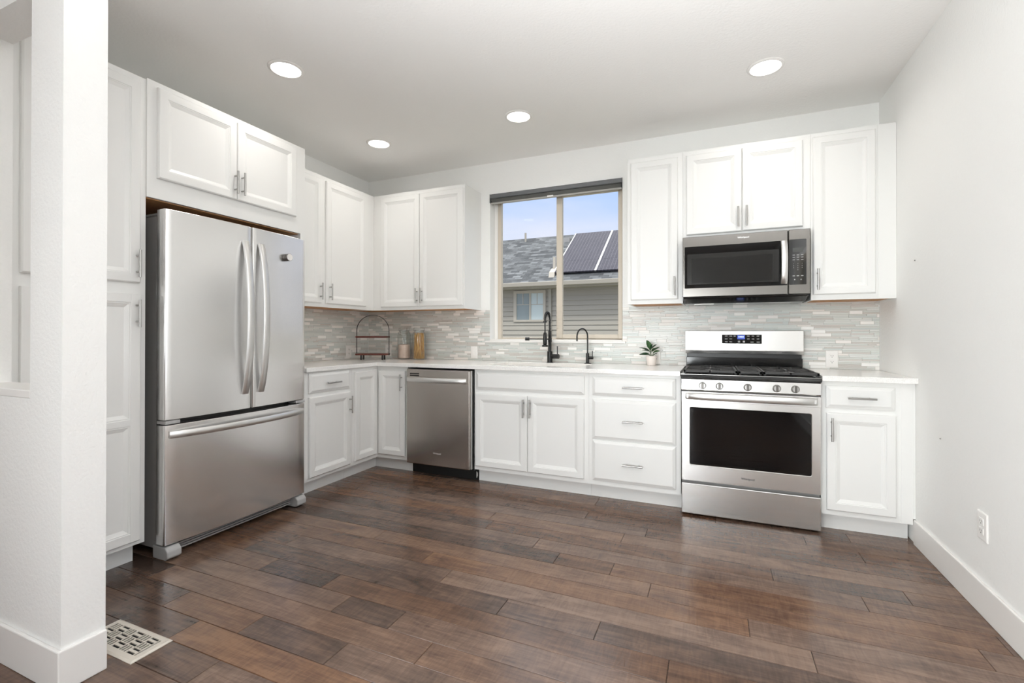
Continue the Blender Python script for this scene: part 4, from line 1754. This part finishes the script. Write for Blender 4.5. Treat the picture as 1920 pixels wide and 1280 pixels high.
# potted plant
ppx, ppy = 2.815, -.11
t = thing('potted_plant', (ppx, ppy, CTZ), 'small green leafy plant in white pot left of range', 'plant')
mb = MB()
mb.lathe((ppx, ppy, CTZ), [(.026, 0), (.031, .002), (.039, .060), (.0405, .0605), (.0405, .073), (.037, .073), (.0355, .062), (.003, .061)], 32)
mb.build('pot', M_POT, t, smooth=40)
mb = MB()
mb.lathe((ppx, ppy, CTZ), [(.0345, .0615), (.0345, .066), (.003, .068)], 24)
mb.build('soil', M_SOIL, t)
mb = MB()
mb.tube([(ppx, ppy, CTZ + .064), (ppx - .006, ppy, CTZ + .10), (ppx - .012, ppy, CTZ + .15)], [.004, .003, .002], 8)
mb.tube([(ppx, ppy, CTZ + .064), (ppx + .02, ppy - .006, CTZ + .10)], [.003, .002], 8)
mb.tube([(ppx, ppy, CTZ + .064), (ppx - .02, ppy - .01, CTZ + .088)], [.003, .002], 8)
mb.build('stem', M_STEM, t, smooth=60)


def leaf(p0, p1, width, mat, droop=.008, nrm=(0, -.45, 1)):
    p0, p1 = Vector(p0), Vector(p1)
    d_ = p1 - p0
    side = d_.cross(Vector(nrm)).normalized()
    nn = side.cross(d_).normalized()
    mb = MB()
    n = 8
    ringsT, ringsB = [], []
    for i in range(n + 1):
        s_ = i / n
        w_ = width * (math.sin(math.pi * min(1, s_ ** .85 * .98 + .02)) ** .8) + .0004
        c = p0 + d_ * s_ - nn * droop * (s_ ** 2) + nn * 0
        ringsT.append([c - side * w_ + nn * w_ * .25, c - side * w_ * .5 + nn * .002, c, c + side * w_ * .5 + nn * .002, c + side * w_ + nn * w_ * .25,
                       c + side * w_ * .5 + nn * .0008, c - nn * .0012, c - side * w_ * .5 + nn * .0008])
    mb.loft(ringsT)
    mb.build('leaf', mat, t, smooth=60)


top = Vector((ppx - .012, ppy, CTZ + .15))
B = Vector((ppx, ppy, CTZ))
for a_, b_, w_, m_ in (
        ((-.010, -.004, .130), (-.030, -.012, .196), .021, M_LEAF),
        ((-.008, -.004, .112), (.004, -.020, .165), .018, M_LEAFD),
        ((-.012, -.006, .118), (-.024, -.030, .150), .019, M_LEAF),
        ((-.016, .0, .115), (-.088, -.004, .142), .012, M_LEAFD),
        ((-.014, .004, .110), (-.074, .014, .122), .010, M_LEAFD),
        ((.0, .004, .128), (.034, .010, .166), .010, M_LEAFD),
        ((.006, -.002, .108), (.058, .004, .148), .014, M_LEAFD),
        ((.012, -.008, .096), (.062, -.016, .118), .019, M_LEAF),
        ((-.012, -.008, .084), (-.088, -.022, .088), .021, M_LEAFD),
        ((-.004, -.012, .100), (-.016, -.036, .118), .020, M_LEAF),
        ((.008, -.004, .070), (.044, -.020, .104), .012, M_LEAFD),
        ((.002, .008, .105), (.030, .034, .140), .014, M_LEAF)):
    leaf(B + Vector(a_), B + Vector(b_), w_, m_)


# ================================================================== OUTLETS AND WALL BITS
def plate(fr, uc, vc, w_, h_, label, kind='duplex', name='outlet_cover', cat='outlet', base=.0067):
    p = fr(uc, vc, base)
    t = thing(name, p, label, cat, None)
    mb = MB()
    rect_rings(mb, fr, uc - w_ / 2, uc + w_ / 2, vc - h_ / 2, vc + h_ / 2, [(0, base), (0, base + .003), (.003, base + .0055), (.008, base + .006)])
    mb.build('plate', M_WHITEPL, t)
    if kind == 'duplex':
        for s in (-1, 1):
            mb = MB()
            vv = vc + s * .0195
            rect_rings(mb, fr, uc - .016, uc + .016, vv - .014, vv + .014, [(0, base + .0045), (0, base + .0078), (.002, base + .008)])
            r_ = mb.build('receptacle', M_WHITEPL, t)
            mb = MB()
            for du in (-.006, .006):
                rect_rings(mb, fr, uc + du - .0011, uc + du + .0011, vv - .001, vv + .007, [(0, base + .0072), (0, base + .0083)])
            rect_rings(mb, fr, uc - .002, uc + .002, vv - .009, vv - .0045, [(0, base + .0072), (0, base + .0083)])
            mb.build('slot', M_SLOT, r_)
    elif kind == 'rocker':
        mb = MB()
        rect_rings(mb, fr, uc - .0165, uc + .0165, vc - .033, vc + .033, [(0, base + .0045), (0, base + .008), (.002, base + .0085)])
        r_ = mb.build('rocker', M_WHITEPL, t)
    return t


plate(BK, 1.2265, .9865, .071, .115, 'white wall plate on tile left of window above dishwasher', 'rocker', 'switch_plate', 'switch')
plate(BK, 4.006, .985, .074, .119, 'white duplex outlet on tile right of range', 'duplex')
plate(BK, .2575, .990, .072, .117, 'white outlet on back wall tile half hidden behind tiered rack', 'duplex')
plate(LF, -.293, .985, .072, .117, 'white outlet on left wall tile beside tiered rack', 'duplex')
plate(BK, 2.838, .978, .072, .117, 'white outlet on tile behind the potted plant', 'duplex')


def RW(u, v, w):
    return (W - w, u, v)


plate(RW, -1.318, .3645, .078, .116, 'white duplex outlet low on right wall above baseboard', 'duplex', base=.0002)
for (y, z), lab in zip(((-.611, 1.562), (-.923, .645)), ('tiny grey nail in right wall beside the upper cabinet', 'tiny grey nail low in right wall beside base cabinet')):
    mb = MB()
    rings = [[(W - a_, y + r * math.cos(2 * math.pi * k / 12), z + r * math.sin(2 * math.pi * k / 12)) for k in range(12)] for a_, r in ((.0, .004), (.003, .004), (.005, .002))]
    mb.loft(rings)
    o = mb.build('wall_nail', M_GREYPAINT, smooth=40)
    tag(o, lab, 'nail')

# floor register
t = thing('floor_register', (1.2, -2.81, 0), 'beige metal floor vent with slotted lattice beside the pillar', 'floor vent')
vx0, vx1, vy0, vy1 = 1.051, 1.384, -2.876, -2.736
px0, px1, py0, py1 = 1.075, 1.357, -2.850, -2.756
mb = MB()
zt = .0062
holes = []
# basket-weave of slots
rg = random.Random(2)
cw = (px1 - px0 - .012) / 6
ch = (py1 - py0) / 3
for i in range(6):
    for j in range(3):
        x0, y0 = px0 + i * cw, py0 + j * ch
        gg = .003
        if (i + j) % 2 == 0:
            for q in range(3):
                w1 = (cw - gg) / 3
                holes.append((x0 + q * w1 + .001, x0 + (q + 1) * w1 - .0022, y0 + gg / 2, y0 + ch - gg / 2))
        else:
            holes.append((x0 + gg / 2, x0 + cw - gg / 2, y0 + gg / 2, y0 + ch * .36))
            if (i * 7 + j * 3) % 4 == 0:
                holes.append((x0 + gg / 2, x0 + cw - gg / 2, y0 + ch * .42, y0 + ch - gg / 2))
            else:
                holes.append((x0 + gg / 2, x0 + cw - gg / 2, y0 + ch * .66, y0 + ch - gg / 2))
holes.append((px1 - .010, px1 - .002, py0 + .002, py1 - .002))
xs = sorted({vx0 + .008, vx1 - .008} | {round(h[0], 5) for h in holes} | {round(h[1], 5) for h in holes})
ys = sorted({vy0 + .008, vy1 - .008} | {round(h[2], 5) for h in holes} | {round(h[3], 5) for h in holes})
bm = mb.bm
vd = {}


def V3(x, y, z):
    kk = (round(x, 5), round(y, 5), round(z, 5))
    if kk not in vd:
        vd[kk] = bm.verts.new((x, y, z))
    return vd[kk]


def solid(i, j):
    if not (0 <= i < len(xs) - 1 and 0 <= j < len(ys) - 1):
        return None
    x, y = (xs[i] + xs[i + 1]) / 2, (ys[j] + ys[j + 1]) / 2
    return not any(h[0] < x < h[1] and h[2] < y < h[3] for h in holes)


for i in range(len(xs) - 1):
    for j in range(len(ys) - 1):
        if not solid(i, j):
            continue
        x0, x1, y0, y1 = xs[i], xs[i + 1], ys[j], ys[j + 1]
        bm.faces.new((V3(x0, y0, zt), V3(x1, y0, zt), V3(x1, y1, zt), V3(x0, y1, zt)))
        for di, dj, (p, q_) in ((-1, 0, ((x0, y0), (x0, y1))), (1, 0, ((x1, y0), (x1, y1))), (0, -1, ((x0, y0), (x1, y0))), (0, 1, ((x0, y1), (x1, y1)))):
            if solid(i + di, j + dj) is False:
                bm.faces.new((V3(*p, zt), V3(*q_, zt), V3(*q_, .002), V3(*p, .002)))
ins = .008
o4 = [(vx0, vy0), (vx1, vy0), (vx1, vy1), (vx0, vy1)]
i4 = [(vx0 + ins, vy0 + ins), (vx1 - ins, vy0 + ins), (vx1 - ins, vy1 - ins), (vx0 + ins, vy1 - ins)]
for z0_, ring in ((.0003, o4), (.0025, o4)):
    pass
a4 = [bm.verts.new((*p, .0003)) for p in o4]
b4 = [bm.verts.new((*p, .0025)) for p in o4]
c4 = [V3(*p, zt) for p in i4]
for i in range(4):
    j = (i + 1) % 4
    bm.faces.new((a4[i], a4[j], b4[j], b4[i]))
# sloping rim, stitched per side along the plate's own vertices
for i in range(4):
    j = (i + 1) % 4
    (xa, ya), (xb, yb) = i4[i], i4[j]
    run_ = [v for kk, v in vd.items() if abs(kk[2] - zt) < 1e-6 and ((abs(xa - xb) < 1e-6 and abs(kk[0] - xa) < 2e-5) or (abs(ya - yb) < 1e-6 and abs(kk[1] - ya) < 2e-5))]
    run_.sort(key=lambda v: (v.co - Vector((xa, ya, zt))).length)
    bm.faces.new([b4[i], b4[j]] + list(reversed(run_)))
mb.build('grille', M_REG, t)
MB().box(vx0 + .012, vx1 - .012, vy0 + .012, vy1 - .012, .0004, .0016).build('damper', M_PIT, t)

# ================================================================== RECESSED LIGHTS
spots = ((.948, -1.851, 'recessed ceiling light nearest the refrigerator'), (.746, -.764, 'recessed ceiling light over the corner upper cabinets'),
         (1.976, -.762, 'recessed ceiling light in front of kitchen window'), (3.535, -.773, 'recessed ceiling light above the range and microwave'))
for sxx, syy, lab in spots:
    t = thing('ceiling_light', (sxx, syy, H), lab, 'ceiling light', 'recessed ceiling lights')
    mb = MB()
    mb.lathe((sxx, syy, H), [(.098, -.0004), (.098, -.004), (.092, -.008), (.082, -.009), (.080, -.005), (.080, -.0004)], 40)
    mb.build('trim_ring', M_WHITEPL, t, smooth=40)
    mb = MB()
    mb.lathe((sxx, syy, H), [(.0795, -.001), (.0795, -.0045), (.06, -.0065), (.003, -.007)], 40)
    mb.build('diffuser', M_DIFF, t, smooth=60)
    lo = area('downlight', (0, 0, -.012), (0, 0, -1), .15, .15, 1.7, (1.0, .96, .91), 'DISK', 150)
    lo.parent = t

# ================================================================== OUTSIDE
struct(MB().box(-40, 40, .2, 80, -3.3, -3.0).build('ground', M_GROUND))
t = thing('neighboring_house', (0, 9, -3), 'grey clapboard house with shingle roof seen through kitchen window', 'house')
HX0, HX1 = -9.0, 8.0
# siding: real overlapping laps
mb = MB()
lap = .138
z = -3.0
prof = [(9.3, -3.0)]
pts = []
while z < 2.62:
    pts += [(9.0 - .024, z), (9.0, min(z + lap, 2.62))]
    z += lap
poly = [(9.25, -3.0)] + pts + [(9.25, 2.62)]
mb.prism(poly, 'x', HX0, HX1)
mb.box(HX0, HX1, 9.25, 13.6, -3.0, 2.62)
mb.build('siding', M_SIDING, t)
RS = .66
zr = lambda y: 2.65 + RS * (y - 8.6)


def roof_slab(name, y0, y1, f, mat, x0, x1, th=.06):
    bm = bmesh.new()
    uv = bm.loops.layers.uv.new('uv')
    top = [bm.verts.new((x, y, f(y))) for x, y in ((x0, y0), (x1, y0), (x1, y1), (x0, y1))]
    bot = [bm.verts.new((x, y, f(y) - th)) for x, y in ((x0, y0), (x1, y0), (x1, y1), (x0, y1))]
    faces = [bm.faces.new(top), bm.faces.new(list(reversed(bot)))] + [bm.faces.new((top[i], bot[i], bot[(i + 1) % 4], top[(i + 1) % 4])) for i in range(4)]
    for fc in faces:
        for lp in fc.loops:
            lp[uv].uv = (lp.vert.co.x, lp.vert.co.y * math.sqrt(1 + RS * RS))
    mb = MB()
    mb.bm.free()
    mb.bm = bm
    return mb.build(name, mat, t)


RY = 11.34
roof_slab('roof', 8.55, RY, zr, M_SHINGLE, HX0 - .4, HX1 + .4)
roof_slab('roof', RY, 2 * RY - 8.55, lambda y: zr(2 * RY - y), M_SHINGLE, HX0 - .4, HX1 + .4)
mb = MB()
mb.prism([(9.05, 2.6), (2 * RY - 9.05, 2.6), (RY, zr(RY) - .1)], 'x', HX0, HX0 + .12)
mb.prism([(9.05, 2.6), (2 * RY - 9.05, 2.6), (RY, zr(RY) - .1)], 'x', HX1 - .12, HX1)
mb.build('gable', M_SIDING, t)
mb = MB()
mb.prism([(8.45, 2.50), (8.44, 2.60), (8.46, 2.61), (8.56, 2.61), (8.56, 2.485), (8.48, 2.485)], 'x', HX0 - .4, HX1 + .4)
mb.prism([(8.565, 2.45), (8.565, 2.58), (9.0, 2.56), (9.0, 2.45)], 'x', HX0 - .4, HX1 + .4)
mb.build('gutter', M_GUTTER, t)
mb = MB()
mb.box(-1.08, -1.0, 8.92, 8.98, -3.0, 2.45)
mb.build('downspout', M_SIDING, t)
wf = MB()
wx0, wx1, wz0, wz1 = -2.181, -1.176, 1.514, 2.427
wf.box(wx0, wx1, 8.955, 8.99, wz1 - .085, wz1)
wf.box(wx0, wx1, 8.955, 8.99, wz0, wz0 + .06)
wf.box(wx0, wx0 + .10, 8.955, 8.99, wz0 + .06, wz1 - .085)
wf.box(wx1 - .08, wx1, 8.955, 8.99, wz0 + .06, wz1 - .085)
wf.box(-1.685, -1.63, 8.955, 8.99, wz0 + .06, wz1 - .085)
f_ = wf.build('window', M_EXTTRIM, t)
MB().box(-2.085, -1.68, 8.975, 8.988, wz0 + .055, wz1 - .08).build('pane', M_EXTGLASS, f_)
MB().box(-1.635, -1.25, 8.975, 8.988, wz0 + .055, wz1 - .08).build('pane', M_EXTBLIND, f_)
mb = MB()
for x0, x1 in ((-2.085, -1.68), (-1.635, -1.25)):
    mb.box(x0, x1, 8.968, 8.975, 2.005, 2.025)
    mb.box((x0 + x1) / 2 - .01, (x0 + x1) / 2 + .01, 8.968, 8.975, 2.02, wz1 - .08)
mb.build('muntin', M_EXTTRIM, f_)
mb = MB()
pvx, pvy = -2.62, 11.1
mb.lathe((-2.66, 11.15, zr(11.15) - .05), [(.035, 0), (.035, .33)], 12)
mb.build('vent_pipe', M_GUTTER, t, smooth=40)
mb = MB()
mb.box(-1.32, -1.02, 10.85, 11.05, zr(10.85) - .02, zr(11.0) + .05)
mb.build('roof_vent', M_GREYPAINT, t)
mb = MB()
mb.prism([(8.75, zr(8.75)), (9.05, zr(9.05)), (9.05, zr(9.05) + .1), (8.8, zr(8.8) + .12)], 'x', -1.02, -.86)
mb.tube([(-.95, 9.05, zr(9.05)), (-.95, 9.05, zr(9.05) + .42)], .04, 10)
mb.build('flue_vent', M_EXTTRIM, t)

# solar panels: slabs parallel to the roof
sn = Vector((0, -RS, 1)).normalized()
sv = Vector((0, 1, RS)).normalized()


def solar(x0, x1, y0, y1, label):
    c = Vector(((x0 + x1) / 2, (y0 + y1) / 2, zr((y0 + y1) / 2)))
    hv = (y1 - y0) / 2 * math.sqrt(1 + RS * RS)
    hu = (x1 - x0) / 2
    t = thing('solar_panel', tuple(c), label, 'solar panel', 'solar panels on the neighboring roof')
    mb = MB()
    mb.obox(c + sn * .07, (hu, 0, 0), sv * hv, sn * .018)
    uv = mb.bm.loops.layers.uv.new('uv')
    for f in mb.bm.faces:
        for lp in f.loops:
            lp[uv].uv = (lp.vert.co.x, (lp.vert.co - c).dot(sv))
    mb.build('cells', M_SOLAR, t)
    mb = MB()
    for s in (-1, 1):
        mb.obox(c + sn * .072 + Vector((s * (hu - .012), 0, 0)), (.013, 0, 0), sv * hv, sn * .02)
    mb.build('frame', M_SOLARFRAME, t)
    mb = MB()
    for s in (-.6, .6):
        mb.obox(c + sn * .026 + sv * hv * s, (hu, 0, 0), sv * .02, sn * .027)
    mb.build('mounting_rail', M_BLACK, t)


for (x0, x1), nm in (((-.905, .294), 'left'), ((.298, 1.5), 'right')):
    solar(x0, x1, 8.86, 9.455, 'lower %s dark solar panel on neighboring roof near gutter' % nm)
    solar(x0, x1, 9.462, 11.22, 'upper %s dark solar panel on neighboring roof below ridge' % nm)

for o in bpy.data.objects:
    if '_o' in o:
        del o['_o']
